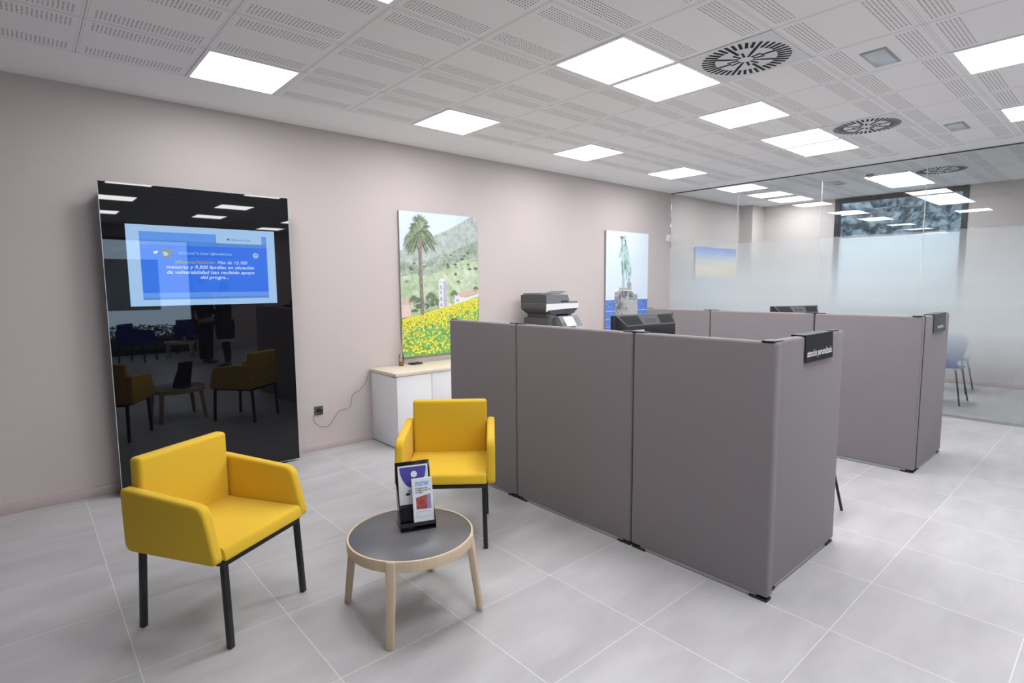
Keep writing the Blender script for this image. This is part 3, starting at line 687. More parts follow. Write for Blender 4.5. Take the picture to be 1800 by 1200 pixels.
# ------------------------------------------------------------------ round tables
def round_table(loc, rotz, label):
    t = thing('coffee_table', label, 'coffee table', loc, rotz, 'round ash coffee tables')
    MB().lathe([(0, 0.362), (0.291, 0.362), (0.293, 0.364), (0.293, 0.3795), (0.290, 0.3815), (0, 0.3815)], M_TTOP, 96).build('tabletop', t)
    MB().lathe([(0.276, 0.331), (0.300, 0.331), (0.304, 0.334), (0.305, 0.376), (0.302, 0.382), (0.294, 0.3825), (0.294, 0.362), (0.276, 0.362), (0.276, 0.331)], M_ASH, 96).build('rim', t)
    for k in range(4):
        a = math.pi/4+k*math.pi/2; c, s_ = math.cos(a), math.sin(a)
        MB().bar((0.2905*c, 0.2905*s_, 0.379), (0.338*c, 0.338*s_, 0.0), 0.034, 0.046, M_ASH, w1=0.76, bev=0.005, twist=a).build('leg', t)
    return t
rt = round_table((1.352, 2.29, 0), -0.06, 'round coffee table with dark grey top, ash rim and splayed legs')
dup(rt, (2.62, -4.22, 0), 0.3, 'second round ash coffee table, reflected in the black slab beside the blue armchairs')
cup = thing('glass_tumbler', 'small glass on the reflected coffee table', 'glass', (2.72, -4.3, 0.3815))
MB().lathe([(0, 0.002), (0.03, 0.002), (0.036, 0.09), (0.034, 0.09), (0.028, 0.006), (0, 0.006)], M_FROSTPL, 24).build('body', cup)

# leaflet holder
HL = thing('leaflet_holder', 'black acrylic leaflet stand on the round coffee table', 'leaflet holder', (1.415, 2.345, 0.3815), -0.36)
tilt = Matrix.Rotation(math.radians(-13), 4, 'X')
M_ACR = mat('black_acrylic', (0.006, 0.006, 0.009), 0.12)
MB().box((-0.088, 0.0, 0.006), (0.088, 0.004, 0.315), M_ACR, 0.001, mtx=tilt).build('back_plate', HL)
hb = MB(); hb.box((-0.088, -0.075, 0.0), (0.088, 0.075, 0.004), M_ACR, 0.001); hb.build('base_plate', HL)
for s_ in (-1, 1):
    MB().prism([(-0.072, 0.004), (0.0, 0.004), (0.046, 0.20), (0.030, 0.20), (-0.055, 0.06)], s_*0.086-0.0015, s_*0.086+0.0015, M_ACR, 'yz').build('side_wall', HL)
MB().box((-0.085, -0.066, 0.004), (0.085, -0.062, 0.022), mat('smoked_acrylic', (0.03, 0.03, 0.035), 0.08), mtx=tilt).build('front_lip', HL)
MB().box((-0.085, -0.030, 0.004), (-0.018, -0.012, 0.088), M_ACR, mtx=tilt).build('pocket_front', HL)
def tilted_sheet(t, y, z, deg, x):
    a = math.radians(deg); return Sheet((x, y, z), (1, 0, 0), (0, math.sin(a), math.cos(a)), 0.0003)
PR_PUR = mat('leaflet_purple', (0.07, 0.06, 0.36), 0.4); PR_CY = mat('leaflet_cyan', (0.14, 0.42, 0.80), 0.4); PR_BK = mat('leaflet_black', (0.02, 0.02, 0.025), 0.5)
PR_RED = pmat('leaflet_photo', (0.12, 0.02, 0.10), (0.65, 0.12, 0.03), 60); PR_LIL = mat('leaflet_lilac', (0.30, 0.29, 0.50), 0.5); PR_GR = mat('leaflet_grey', (0.45, 0.47, 0.52), 0.5)
hm = HL.matrix_basis.copy()
lf = thing('leaflet', 'white leaflet with purple arch, behind in the black leaflet stand', 'leaflet', (1.415, 2.345, 0.3815), -0.36)
a = math.radians(13)
MB().box((-0.076, -0.006, 0.085), (0.076, -0.001, 0.295), M_PAPER, mtx=tilt).build('pages', lf)
sh = Sheet((0, -0.0063*math.cos(a), 0.0063*math.sin(a)), (1, 0, 0), (0, math.sin(a), math.cos(a)), 0.0003)
arc = [(-0.066, 0.288)]+[(0.072*math.cos(t_), 0.288+0.095*math.sin(t_)*1.15) for t_ in [math.pi+math.pi*k/20 for k in range(21)]]
sh.poly([(0.072*math.cos(t_)*0.94, 0.288+0.105*math.sin(t_)) for t_ in [math.pi+math.pi*k/24 for k in range(25)]], PR_PUR, 1)
sh.disc(0.004, 0.250, 0.016, M_PAPER, 2)
sh.poly([(-0.04, 0.155), (-0.028, 0.175), (0.0, 0.182), (0.02, 0.172), (0.02, 0.155)], PR_GR, 1); sh.rect(-0.042, 0.148, -0.02, 0.158, PR_BK, 2)
sh.rect(-0.076, 0.086, 0.076, 0.104, PR_BK, 1)
sh.mb.build('print', lf, auto=False)
lf = thing('leaflet', 'narrow white leaflet headed now, in front in the black leaflet stand', 'leaflet', (1.415, 2.345, 0.3815), -0.36)
OX = 0.034
MB().box((OX-0.052, -0.058, 0.012), (OX+0.050, -0.044, 0.232), M_PAPER, mtx=tilt).build('pages', lf)
sh = Sheet((OX, -0.0583*math.cos(a)-0.008*math.sin(a), 0.0583*math.sin(a)-0.008*math.cos(a)), (1, 0, 0), (0, math.sin(a), math.cos(a)), 0.0003)
sh.text('now', -0.036, 0.203, 0.044, PR_CY, 1, bold=0.02, width=0.068)
for z, wd in ((0.190, 0.058), (0.180, 0.076), (0.170, 0.036)): sh.text('NNEMNWNMEWNM'[:int(wd*150)], -0.036, z-.004, 0.0115, PR_BK, 1, bold=0.004, width=wd)
sh.poly([(-0.036, 0.09), (0.038, 0.088), (0.038, 0.160), (-0.036, 0.146)], PR_RED, 1)
sh.poly([(0.018, 0.0885), (0.038, 0.088), (0.038, 0.160), (0.018, 0.156)], PR_LIL, 2)
sh.rect(-0.036, 0.050, 0.030, 0.078, PR_GR, 1); sh.rect(-0.034, 0.052, 0.028, 0.076, M_PAPER, 2)
sh.text('m aaaa', -0.036, 0.028, 0.006, PR_BK, 1)
sh.mb.build('print', lf, auto=False)

# ------------------------------------------------------------------ partition screens
PH = 1.30; TH = 0.062
def panel(ax, x0, x1, y0, y1, label, bracket_ends):
    """padded panel; ax is the axis it runs along; box x0..x1, y0..y1"""
    cx, cy_ = (x0+x1)/2, (y0+y1)/2
    t = thing('partition_panel', label, 'partition panel', (cx, cy_, 0), 0, 'grey upholstered partition panels')
    hx, hy = (x1-x0)/2, (y1-y0)/2
    MB().box((-hx, -hy, 0.022), (hx, hy, PH), M_GREYFAB, 0.016, 4).build('fabric_pad', t)
    e = 0.10 if ax == 'y' else 0.10
    if ax == 'y': MB().box((-hx+0.012, -hy+0.06, 0.004), (hx-0.012, hy-0.06, 0.0225), M_ALU).build('base_rail', t)
    else: MB().box((-hx+0.06, -hy+0.012, 0.004), (hx-0.06, hy-0.012, 0.0225), M_ALU).build('base_rail', t)
    for s_ in (-1, 1):
        if ax == 'y': MB().box((-0.026, s_*(hy-0.05)-0.045, 0), (0.026, s_*(hy-0.05)+0.045, 0.012), M_DARK).build('foot', t)
        else: MB().box((s_*(hx-0.05)-0.045, -0.026, 0), (s_*(hx-0.05)+0.045, 0.026, 0.012), M_DARK).build('foot', t)
    for bx_, by_, lx, ly in bracket_ends:
        pts_ = round_poly([(bx_-cx-lx, by_-cy_-ly), (bx_-cx+lx, by_-cy_-ly), (bx_-cx+lx, by_-cy_+ly), (bx_-cx-lx, by_-cy_+ly)], 0.018, 5)
        MB().prism(pts_, PH, PH+0.005, M_DARK, 'xy').build('top_bracket', t)
    return t
def cubicle(X, nm):
    seam = [1.122, 1.948, 2.975, 3.80] if nm == 'near' else [1.150, 1.972, 3.0, 3.79]
    fx, fy = X+TH/2, 0
    g = 0.004
    panel('y', X, X+TH, seam[0], seam[1]-g, 'long-side panel of the %s cubicle, first from the corner with the sign panel' % nm, [(fx, seam[1], 0.02, 0.085), (fx+0.02, seam[0]+0.045, 0.055, 0.035)])
    panel('y', X, X+TH, seam[1]+g, seam[2]-g, 'long-side panel of the %s cubicle, middle and widest one' % nm, [(fx, seam[2], 0.02, 0.085)])
    panel('y', X, X+TH, seam[2]+g, seam[3], 'long-side panel of the %s cubicle, last one towards the wall' % nm, [(fx, seam[3]-0.03, 0.02, 0.03)])
    for y in seam[1:3]:
        o = MB().cyl((fx, y, 0.01), (fx, y, PH-0.002), 0.0085, M_POST_SHADE, n=10).build('joint_post')
        o.location = (0, 0, 0); tag(o, 'black joint post of the %s cubicle between %s panels' % (nm, 'the corner and middle' if y == seam[1] else 'the middle and last'), 'joint post', 'black joint posts between partition panels')
    ex0, ex1 = (X+0.074, 3.632) if nm == 'near' else (X+0.074, 6.345)
    ey = 1.150
    panel('x', ex0, ex1, ey, ey+TH, 'end panel of the %s cubicle carrying the black hanging sign' % nm, [(ex1-0.09, ey+TH/2, 0.04, 0.022)])
    o = MB().cyl((X+TH+0.006, ey-0.004+0.012, 0.01), (X+TH+0.006, ey+0.008, PH-0.002), 0.009, M_POST_SHADE, n=10).build('joint_post')
    tag(o, 'black joint post at the outer corner of the %s cubicle' % nm, 'joint post', 'black joint posts between partition panels')
    return ex0, ex1, ey
cubicle(2.66, 'near'); cubicle(5.43, 'far')
M_SIGN = mat('sign_black', (0.012, 0.013, 0.019), 0.5, spec=0.3); M_SIGNW = mat('sign_white', (0.85, 0.85, 0.86), 0.5)
def sign(x0, x1, ey, zb, txt, tw, tx, ts, label, msign):
    t = thing('hanging_sign', label, 'sign', (x0, ey, PH))
    w_ = x1-x0; prof = [(-0.0105, zb-PH), (-0.0065, zb-PH), (-0.0035, -0.02), (-0.0035, 0.0035), (TH+0.0035, 0.0035), (TH+0.0035, -0.08), (TH+0.0065, -0.08), (TH+0.0065, 0.0065), (-0.0065, 0.0065), (-0.0065, -0.02)]
    MB().prism(prof, 0, w_, msign, 'yz').build('plate', t)
    a_ = math.atan2(0.004, PH-0.02-zb)
    sh = Sheet((0, -0.0108, zb-PH), (1, 0, 0), (0, math.sin(a_), math.cos(a_)), 0.0003)
    sh.text(txt, tx, 0.030, ts, M_SIGNW, 1, bold=0.018, width=tw, shear=0.08)
    sh.mb.build('lettering', t, auto=False)
sign(3.05, 3.435, 1.15, 1.160, 'atención personalizada', 0.345, 0.022, 0.052, 'black sign reading atención personalizada on the near cubicle end panel', M_SIGN)
sign(5.745, 6.165, 1.15, 1.152, 'autoservicio', 0.20, 0.13, 0.044, 'small dark sign with short white lettering on the far cubicle end panel', mat('sign_slate', (0.05, 0.065, 0.075), 0.45, spec=0.3))

# ------------------------------------------------------------------ desks, chairs and monitors in the cubicles
def desk(x0, y0, x1, y1, label):
    t = thing('office_desk', label, 'desk', ((x0+x1)/2, (y0+y1)/2, 0), 0, 'office desks inside the cubicles'); hx, hy = (x1-x0)/2, (y1-y0)/2
    MB().box((-hx, -hy, 0.712), (hx, hy, 0.74), M_TOPWOOD, 0.002).build('desktop', t)
    for a in (-1, 1):
        for b_ in (-1, 1): MB().box((a*(hx-0.04)-0.02, b_*(hy-0.05)-0.02, 0), (a*(hx-0.04)+0.02, b_*(hy-0.05)+0.02, 0.712), M_ALU).build('leg', t)
    return t
d1 = desk(2.76, 1.95, 4.25, 2.70, 'desk inside the near cubicle under the monitor')
dup(d1, (6.30, 2.45, 0), 0, 'desk inside the far cubicle under the farther monitor')
def monitor(loc, rz, label, dz=0.0):
    t = thing('computer_monitor', label, 'monitor', loc, rz, 'black monitors seen from behind')
    z0, z1 = 0.275+dz, 0.642+dz; hw_ = 0.292     # heights above the desk
    MB().box((-hw_, -0.002, z0), (hw_, 0.022, z1), M_MON, 0.004).build('bezel', t)
    b_ = MB(); g = bmesh.new()
    f0 = [(-hw_+.02, -.002, z0+.02), (hw_-.02, -.002, z0+.02), (hw_-.02, -.002, z1-.002), (-hw_+.02, -.002, z1-.002)]
    f1 = [(-hw_+.085, -.045, z0+.08), (hw_-.03, -.045, z0+.08), (hw_-.03, -.045, z1-.072), (-hw_+.085, -.045, z1-.072)]
    A = [g.verts.new(p) for p in f0]; B = [g.verts.new(p) for p in f1]
    g.faces.new(B[::-1]); g.faces.new(A)
    for k in range(4): g.faces.new((A[k], B[k], B[(k+1) % 4], A[(k+1) % 4]))
    bmesh.ops.recalc_face_normals(g, faces=g.faces); b_.merge(g, M_MON); b_.build('back_shell', t)
    # sloped grille along the top, with plate and lettering
    vdir = Vector((0, 0.043, 0.070)); L = vdir.length
    sh = Sheet((0, -0.0455, z1-0.072), (1, 0, 0), vdir, 0.0006)
    sh.poly([(-hw_+.086, .001), (hw_-.031, .001), (hw_-.021, L-.001), (-hw_+.021, L-.001)], M_MONL, 1)
    sh.poly([(-hw_+.089, .010), (hw_-.040, .010), (hw_-.032, L-.008), (-hw_+.045, L-.008)], M_MONG, 2)
    gr = sh.mb.build('grille', t, auto=False)
    sh = Sheet((0, -0.0455, z1-0.072), (1, 0, 0), vdir, 0.0006)
    sh.poly([(-.052, .004), (.115, .004), (.115, L-.003), (-.078, L-.003)], M_MONL, 3)
    sh.text('acer', -0.03, .022, .052, M_MON, 4, bold=0.02, width=0.115); sh.mb.build('brand_plate', t, auto=False)
    MB().box((-0.03, -0.075, 0.02), (0.03, -0.045, 0.45+dz), M_MON, 0.004).build('stand_neck', t)
    MB().prism(round_poly([(-.13, -.15), (.13, -.15), (.13, .06), (-.13, .06)], .03), 0, 0.018, M_MON, 'xy', .004).build('stand_base', t)
    sh = Sheet((-0.2, -0.0455, z0+.18), (1, 0, 0), (0, 0, 1), .0006); sh.rect(.04, .055, .15, .09, M_PAPER, 1); sh.text('CN-4471', .05, .066, .016, M_MON, 2)
    sh.mb.build('sticker', t, auto=False)
    return t
m1 = monitor((3.085, 2.17, 0.74), -0.11, 'black monitor seen from behind over the near cubicle wall')
monitor((5.985, 2.365, 0.74), -0.44, 'black monitor barely showing above the far cubicle wall', -0.038)

def visitor_chair(loc, rz, label, seatmat, group):
    t = thing('plastic_chair', label, 'chair', loc, rz, group)
    # one curved shell: seat and back
    g = bmesh.new(); prof = [(-0.22, 0.452), (-0.20, 0.468), (-0.10, 0.462), (0.05, 0.450), (0.15, 0.455), (0.20, 0.490), (0.225, 0.56), (0.235, 0.66), (0.25, 0.76), (0.262, 0.83)]
    rows = []
    for i, (y, z) in enumerate(prof):
        hw_ = 0.215+0.012*math.sin(i) - (0.03 if i in (5, 6) else 0)
        if i == len(prof)-1: hw_ = 0.185
        if i == 0: hw_ = 0.15
        if i == 1: hw_ = 0.185
        rows.append([g.verts.new((hw_*u, y - (0.02*abs(u)**2 if i > 4 else 0), z + (0.012*abs(u)**3 if i < 5 else 0))) for u in (-1, -.75, -.35, 0, .35, .75, 1)])
    fs = []
    for a_, b_ in zip(rows, rows[1:]):
        for k in range(6): fs.append(g.faces.new((a_[k], a_[k+1], b_[k+1], b_[k])))
    bmesh.ops.solidify(g, geom=g.faces[:], thickness=0.008)
    mb = MB(); mb.merge(g, seatmat, None, True); o = mb.build('seat_shell', t); md_ = o.modifiers.new('sub', 'SUBSURF'); md_.levels = 1; md_.render_levels = 1
    for a_ in (-1, 1):
        MB().tube([(a_*0.15, -0.14, 0.445), (a_*0.17, -0.18, 0.41), (a_*0.24, -0.235, 0.0)], 0.0095, M_BLACKMETAL).build('leg', t)
        MB().tube([(a_*0.15, 0.14, 0.445), (a_*0.17, 0.19, 0.41), (a_*0.24, 0.265, 0.0)], 0.0095, M_BLACKMETAL).build('leg', t)
    MB().tube([(-0.17, -0.12, 0.445), (0.17, -0.12, 0.445)], 0.008, M_BLACKMETAL).build('cross_bar', t)
    return t
v1 = visitor_chair((9.115, 1.68, 0), math.pi/2, 'blue plastic chair behind the frosted glass, nearer the glass', M_BLUEPL, 'blue plastic chairs')
dup(v1, (10.12, 1.785, 0), math.pi/2, 'blue plastic chair behind the frosted glass, nearer the meeting room wall')
dup(v1, (4.072, 1.598, 0), -0.468, 'chair hidden in the near cubicle with one black leg showing past the end panel')

# ------------------------------------------------------------------ low cabinets, worktop and what stands on them
CX, CF = 2.635, 4.655
for k in range(4):
    x0 = CX+0.8*k
    t = thing('storage_cabinet', ['white two-door cabinet at the left end of the row, beside the power socket', 'white cabinet second from the left, half hidden by the grey partition',
         'white cabinet hidden behind the partition in front of the printer', 'white cabinet at the far end of the row, behind the partition'][k], 'cabinet', (x0, WY, 0), 0, 'low white cabinets along the wall')
    MB().box((0.001, -(WY-CF)+0.02, 0.012), (0.799, -0.016, 0.716), M_CAB, 0.001).build('body', t)
    MB().box((0.02, -(WY-CF)+0.05, 0), (0.78, -0.03, 0.012), M_POST_SHADE).build('plinth', t)
    for j in (0, 1):
        dr = MB().box((0.003+0.4*j, -(WY-CF), 0.014), (0.397+0.4*j, -(WY-CF)+0.018, 0.714), M_CAB, 0.0015).build('door', t)
        if j == 1: MB().box((0.745, -(WY-CF)-0.022, 0.47), (0.757, -(WY-CF)-0.001, 0.55), M_ALU, 0.002).build('handle', dr)
tp = MB().box((CX-0.012, CF-0.012, 0.7165), (CX+3.21, WY-0.0145, 0.745), M_TOPWOOD, 0.002).build('worktop')
tag(tp, 'pale wooden worktop running over the row of white cabinets', 'worktop')

rd = thing('reed_diffuser', 'small glass bottle with orange liquid and reeds on the left of the worktop', 'reed diffuser', (2.945, 5.09, 0.745))
MB().lathe([(0, 0.0), (0.024, 0.0), (0.026, 0.004), (0.026, 0.11), (0.012, 0.13), (0.011, 0.15)], M_CLEAR, 24).build('bottle', rd)
MB().lathe([(0, 0.004), (0.023, 0.004), (0.0235, 0.045), (0, 0.045)], M_ORANGE, 24).build('liquid', rd)
for dx, dy in ((-0.012, 0.0), (0.035, -0.01), (0.045, 0.01), (0.0, 0.02), (0.03, 0.025)): MB().tube([(-dx*.3, -dy*.3, 0.01), (dx*1.3, dy, 0.38)], 0.0022, M_REED, 6).build('reed', rd)
bb = thing('set_top_box', 'flat black box lying on the worktop under the palm picture', 'small device', (3.12, 5.10, 0.745), 0.05)
MB().box((-0.065, -0.045, 0), (0.065, 0.045, 0.016), M_DARK, 0.004).build('casing', bb)
MB().box((-0.03, -0.0455, 0.005), (0.03, -0.0445, 0.011), M_OUTLET).build('front_window', bb)

# power socket with plug and cable
so = thing('power_socket', 'dark grey power socket with a black plug low on the wall', 'socket', (2.08, WY, 0.39))
MB().box((-0.042, -0.010, -0.042), (0.042, 0, 0.042), M_OUTLET, 0.003).build('cover_plate', so)
g = MB(); g.lathe([(0.021, 0), (0.021, 0.006), (0.019, 0.006), (0.019, 0)], M_DARK, 24); o = g.build('socket_ring', so); o.rotation_euler = (math.pi/2, 0, 0); o.location = (0, -0.010, 0)
pl = thing('plug', 'black plug with a thin grey cable running up behind the white cabinet', 'plug', (2.085, WY-0.010, 0.39))
MB().cyl((0, 0, 0), (0, -0.022, 0), 0.019, M_DARK).box((-0.004, -0.034, -0.012), (0.024, -0.018, 0.010), M_DARK, 0.003).build('plug_body', pl)
pth = [(0.0, -0.03, -0.01), (-0.06, -0.02, -0.035), (-0.062, -0.008, -0.09), (0.0, -0.006, -0.155), (0.06, -0.006, -0.165), (0.10, -0.006, -0.15), (0.17, -0.006, -0.06), (0.21, -0.006, -0.03), (0.28, -0.006, -0.025), (0.32, -0.006, 0.005),
       (0.335, -0.006, 0.09), (0.37, -0.006, 0.12), (0.44, -0.006, 0.16), (0.49, -0.006, 0.22), (0.52, -0.006, 0.30), (0.528, -0.003, 0.362), (0.60, -0.002, 0.366), (0.85, -0.002, 0.366)]
def smooth(p, n=5):
    P_ = [Vector(a) for a in p]; out = []
    for i in range(len(P_)-1):
        a, b_, c, d = P_[max(i-1, 0)], P_[i], P_[i+1], P_[min(i+2, len(P_)-1)]
        for k in range(n):
            t_ = k/n; out.append(0.5*((2*b_)+(c-a)*t_+(2*a-5*b_+4*c-d)*t_*t_+(-a+3*b_-3*c+d)*t_**3))
    return out+[P_[-1]]
MB().tube(smooth(pth[:15]), 0.0024, M_CABLE, 6).build('cable', pl)

# multifunction printer
pr = thing('printer', 'dark grey multifunction printer with a white band, standing on the worktop', 'printer', (4.60, 4.60, 0.745))
Wp, D = 0.545, 0.44
MB().box((0.06, 0.03, 0), (Wp-0.01, D, 0.24), M_PRD, 0.006).build('paper_tray', pr)
MB().box((0.05, 0.02, 0.24), (Wp-0.01, D, 0.44), M_PRD, 0.006).build('engine_body', pr)
for z in (0.10, 0.22): MB().box((0.16, 0.022, z), (0.38, 0.031, z+0.02), M_POST_SHADE, 0.002).build('tray_grip', pr)
MB().box((0.09, 0.10, 0.44), (0.14, D-0.02, 0.50), M_PRD).box((0.09, 0.02, 0.44), (0.18, 0.10, 0.50), M_PRM, 0.004).box((0.40, 0.02, 0.44), (0.46, 0.10, 0.50), M_PRM, 0.004).box((0.165, 0.03, 0.44), (0.41, D-0.02, 0.503), M_POST_SHADE).build('output_bay', pr)  # black block between the columns paints the shade of the open bay
us = MB(); us.prism([(0.09, 0.485), (0.47, 0.485), (Wp, 0.545), (0.0, 0.545)], 0.0, D, M_PRD, 'xz'); us.build('scanner_underside', pr)
MB().box((0, 0.0, 0.5455), (Wp, D, 0.608), M_PRD, 0.004).build('scanner_body', pr)
MB().prism(round_poly([(0.0, 0.520), (0.025, 0.535), (Wp, 0.552), (Wp+0.002, 0.61), (0.0, 0.61)], [0.003, 0, .003, .003, .003]), -0.012, 0.006, M_PRW, 'xz').build('white_band', pr)
MB().prism([(0.0, 0.609), (Wp-0.0, 0.609), (Wp, 0.632), (0.40, 0.632), (0.365, 0.715), (0.0, 0.715)], 0.0, D, M_PRM, 'xz').build('document_feeder', pr)
MB().box((-0.001, 0.001, 0.615), (0.0, D-0.001, 0.716), M_PRD).box((0.25, -0.001, 0.625), (0.37, 0.02, 0.642), M_POST_SHADE).build('feeder_slot', pr)
MB().box((0.0, 0.08, 0.715), (0.16, D-0.04, 0.735), M_PRM, 0.004).prism([(0.13, 0.722), (0.30, 0.722), (0.42, 0.752), (0.42, 0.758), (0.30, 0.735), (0.13, 0.735)], 0.08, 0.33, M_PRM, 'xz').build('feeder_tray', pr)
cp_ = MB().prism([(-0.13, 0.335), (0.02, 0.335), (0.02, 0.46), (-0.04, 0.46)], 0.16, 0.50, M_PRM, 'yz', 0.003).build('control_panel', pr)
n_ = Vector((0, -0.125, 0.09)).normalized()
sh = Sheet((0.16, -0.13, 0.335), (1, 0, 0), (0, 0.09, 0.125), 0.0012); sh.rect(0.07, 0.012, 0.235, 0.142, mat('lit_touchscreen', (0.6, 0.65, 0.7), 0.3, emit=(0.85, 0.92, 1.0), estr=0.35), 1)
sh.rect(0.015, 0.02, 0.06, 0.06, M_PRD, 1); sh.mb.build('touchscreen', cp_, auto=False)
cup = thing('pen_pot', 'white cup just showing above the partition beside the printer', 'cup', (4.42, 4.75, 0.745))
MB().lathe([(0, 0), (0.03, 0), (0.036, 0.10), (0.033, 0.10), (0.027, 0.004), (0, 0.004)], M_CAB, 24).build('body', cup)

# ------------------------------------------------------------------ people reflected in the black slab
def skin_body(name, joints, edges, m, parent=None, sub=2):
    me = bpy.data.meshes.new(name); me.from_pydata([j[0] for j in joints], edges, []); me.materials.append(m)
    o = bpy.data.objects.new(name, me); C.objects.link(o)
    md_ = o.modifiers.new('skin', 'SKIN'); md_.use_smooth_shade = True
    for i, j in enumerate(joints):
        sv = me.skin_vertices[0].data[i]; sv.radius = (j[1], j[2] if len(j) > 2 else j[1]); sv.use_root = (i == 0)
    s_ = o.modifiers.new('sub', 'SUBSURF'); s_.levels = sub; s_.render_levels = sub
    if parent: o.parent = parent
    return o
def person(loc, rz, label, woman):
    t = thing('person', label, 'person', loc, rz)
    k = 0.94 if woman else 1.0
    def P(x, y, z): return (x*k, y*k, z*k)
    shw = 0.17 if woman else 0.20
    J = [(P(0, 0, 0.96), .13, .10), (P(0, 0, 1.15), .115, .085), (P(0, -.01, 1.35), .15, .10), (P(0, -.01, 1.47), .07, .06), (P(0, -.02, 1.54), .052, .052), (P(0, -.03, 1.66), .078, .095), (P(0, -.03, 1.74), .06, .075)]
    E_ = [(0, 1), (1, 2), (2, 3), (3, 4), (4, 5), (5, 6)]
    for s_ in (-1, 1):
        b0 = len(J); st = 0.10 if not woman else 0.07
        J += [(P(s_*.09, 0, .88), .095, .09), (P(s_*st, -.01, .50), .050), (P(s_*st, .02, .28), .046), (P(s_*st, .02, .09), .030), (P(s_*(st+.01), -.12, .035), .032, .024)]
        E_ += [(0, b0), (b0, b0+1), (b0+1, b0+2), (b0+2, b0+3), (b0+3, b0+4)]
        a0 = len(J)
        J += [(P(s_*shw, 0, 1.42), .055), (P(s_*(shw+.05), .02, 1.14), .042), (P(s_*(shw-.02), -.16, 1.02), .032), (P(s_*(shw-.05), -.22, 1.0), .034, .020)]
        E_ += [(2, a0), (a0, a0+1), (a0+1, a0+2), (a0+2, a0+3)]
        h0 = a0+3
        for f in range(5):
            b1_ = len(J); dx = (-.03+.015*f); L = (.05, .075, .08, .074, .06)[f]
            J += [(P(s_*(shw-.05)+dx, -.255, .995), .009), (P(s_*(shw-.05)+dx*1.2, -.255-L*.6, .975), .008), (P(s_*(shw-.05)+dx*1.2, -.25-L*.9, .945), .007)]
            E_ += [(h0, b1_), (b1_, b1_+1), (b1_+1, b1_+2)]
    body = skin_body('body', J, E_, M_SKIN, t)
    # clothing over the body
    T = [(P(0, .0, .95 if woman else .86), .185, .15), (P(0, 0, 1.15), .165, .135), (P(0, -.01, 1.34), .20, .145), (P(0, -.01, 1.46), .10, .085)]
    TE = [(0, 1), (1, 2), (2, 3)]
    for s_ in (-1, 1):
        a0 = len(T); T += [(P(s_*shw, 0, 1.42), .085), (P(s_*(shw+.05), .02, 1.14), .056), (P(s_*(shw-.01), -.14, 1.03), .045)]; TE += [(2, a0), (a0, a0+1), (a0+1, a0+2)]
    skin_body('jacket', T, TE, M_SUIT, t)
    if woman:
        MB().lathe([(0.0, .60*k), (.155, .58*k), (.17, .72*k), (.18, .86*k), (.165, 1.0*k), (0, 1.02*k)], M_SUIT, 32).build('skirt', t)
        MB().lathe([(.150, .555*k), (.158, .555*k), (.158, .60*k), (.150, .60*k)], M_SHIRT, 32).build('hem', t)
        for s_ in (-1, 1): skin_body('tights', [(P(s_*.075, -.005, .60), .062), (P(s_*.07, 0, .48), .058), (P(s_*.07, .02, .28), .052), (P(s_*.07, .02, .09), .034)], [(0, 1), (1, 2), (2, 3)], M_TIGHTS, t)
    else:
        T = [(P(0, 0, .93), .175, .145)]; TE = []
        for s_ in (-1, 1):
            a0 = len(T); T += [(P(s_*.09, 0, .84), .125), (P(s_*.105, 0, .50), .082), (P(s_*.105, .01, .30), .078), (P(s_*.105, .01, .07), .082)]; TE += [(0, a0), (a0, a0+1), (a0+1, a0+2), (a0+2, a0+3)]
        skin_body('trousers', T, TE, M_SUIT, t)
    for s_ in (-1, 1):
        sh_ = skin_body('shoe', [(P(s_*(.07 if woman else .10), .03, .045 if not woman else .075), .042, .035), (P(s_*(.075 if woman else .105), -.08, .035), .043, .03), (P(s_*(.08 if woman else .11), -.17, .026), .034, .022)], [(0, 1), (1, 2)], M_DARK, t)
        if woman: MB().cyl((s_*.07*k, .05, 0), (s_*.07*k, .045, .07), .006, M_DARK, r1=.014).build('heel', t)
    # hair cap and face details
    h = bmesh.new(); bmesh.ops.create_uvsphere(h, u_segments=20, v_segments=14, radius=.105)
    bmesh.ops.transform(h, matrix=Matrix.Translation(Vector(P(0, .005, 1.70))) @ Matrix.Diagonal((.84, 1.0, 1.0, 1)), verts=h.verts)
    kill = [v for v in h.verts if v.co.y < -.045*k and v.co.z < 1.76*k or (not woman and v.co.z < 1.66*k)]
    bmesh.ops.delete(h, geom=kill, context='VERTS'); mb = MB(); mb.merge(h, M_HAIR, None, True); mb.build('hair', t)
    for s_ in (-1, 1):
        g_ = bmesh.new(); bmesh.ops.create_uvsphere(g_, u_segments=10, v_segments=8, radius=.011); mb = MB(); mb.merge(g_, M_SHIRT, Matrix.Translation(Vector(P(s_*.03, -.112, 1.685))), True); mb.build('eye', t)
    MB().prism([(-.112, 1.685*k), (-.140, 1.645*k), (-.105, 1.64*k)], -.012, .012, M_SKIN, 'yz', .004).build('nose', t)
    MB().box((-.024, -.118, 1.605*k), (.024, -.100, 1.617*k), mat('lips', (.4, .12, .1), .5), .004).build('mouth', t)
    return t
person((2.84, -2.85, 0), 1.2, 'person in black trousers and jacket, reflected as a dark silhouette in the slab', False)
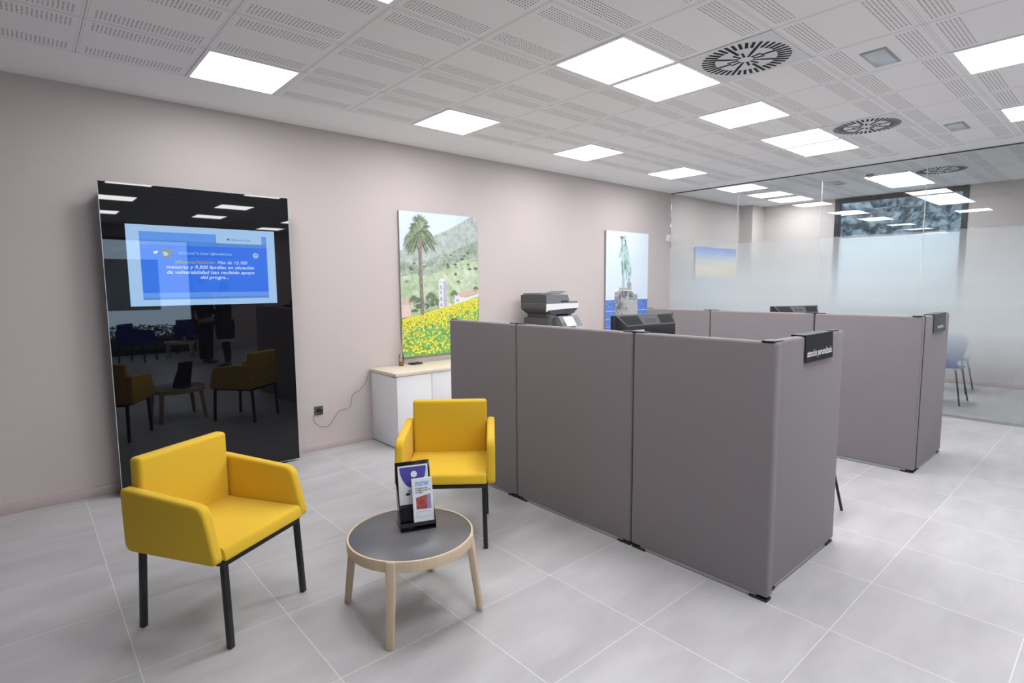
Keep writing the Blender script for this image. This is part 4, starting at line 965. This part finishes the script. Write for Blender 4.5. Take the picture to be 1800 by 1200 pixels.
person((3.0, -1.98, 0), -1.0, 'person in a black skirt and high heels, reflected in the black slab', True)

# ------------------------------------------------------------------ outside the windows
def hillside():
    g = bmesh.new(); nx, ny = 60, 70; import mathutils.noise as mn; V = []
    for i in range(nx+1):
        r_ = []
        for j in range(ny+1):
            x = 14+i*0.30; y = -6+j*0.30
            z = 0.2+(x-14)*0.9+0.8*mn.noise((x*.5, y*.5, 0))+0.45*mn.noise((x*1.7, y*1.7, 3))+0.22*mn.noise((x*5, y*5, 8))
            r_.append(g.verts.new((x, y, z)))
        V.append(r_)
    for i in range(nx):
        for j in range(ny): g.faces.new((V[i][j], V[i+1][j], V[i+1][j+1], V[i][j+1]))
    m = pmat('rock_and_scrub', (0.004, 0.005, 0.006), (0.16, 0.165, 0.165), 3.2, detail=15, rough=0.98, lo=.46, hi=.64)
    mb = MB(); mb.merge(g, m, None, True); o = mb.build('hillside'); return tag(o, 'grey rocky hillside with scrub outside the meeting room window', 'hillside', kind='structure')
hillside()
struct(MB().box((LX-3, BY-6.5, -0.4), (GX+3, BY-0.21, -0.05), mat('paving', (0.35, 0.34, 0.32), 0.8)).build('ground'))
# planted hedge outside the shop window
M_LEAF = pmat('hedge_leaf', (0.02, 0.06, 0.01), (0.10, 0.20, 0.05), 9)
g = bmesh.new()
for k in range(4200):
    x = random.uniform(SX0-.5, SX1+.5); y = BY-0.9+random.uniform(-.25, .25); z = random.uniform(0.0, .62)
    a = random.random()*6.28; b_ = random.uniform(-.6, .8); L = random.uniform(.05, .10)
    d = Vector((math.cos(a)*math.cos(b_), math.sin(a)*math.cos(b_), math.sin(b_))); n = d.orthogonal().normalized()*L*.28; p = Vector((x, y, z))
    g.faces.new([g.verts.new(v) for v in (p, p+d*L*.5+n, p+d*L, p+d*L*.5-n)])
mb = MB(); mb.merge(g, M_LEAF, None, False); mb.box((SX0-.5, BY-1.05, -.05), (SX1+.5, BY-.75, .35), M_LEAF)
tag(mb.build('hedge', auto=False), 'low green hedge outside the shop window, reflected in the black slab', 'hedge', kind='stuff')
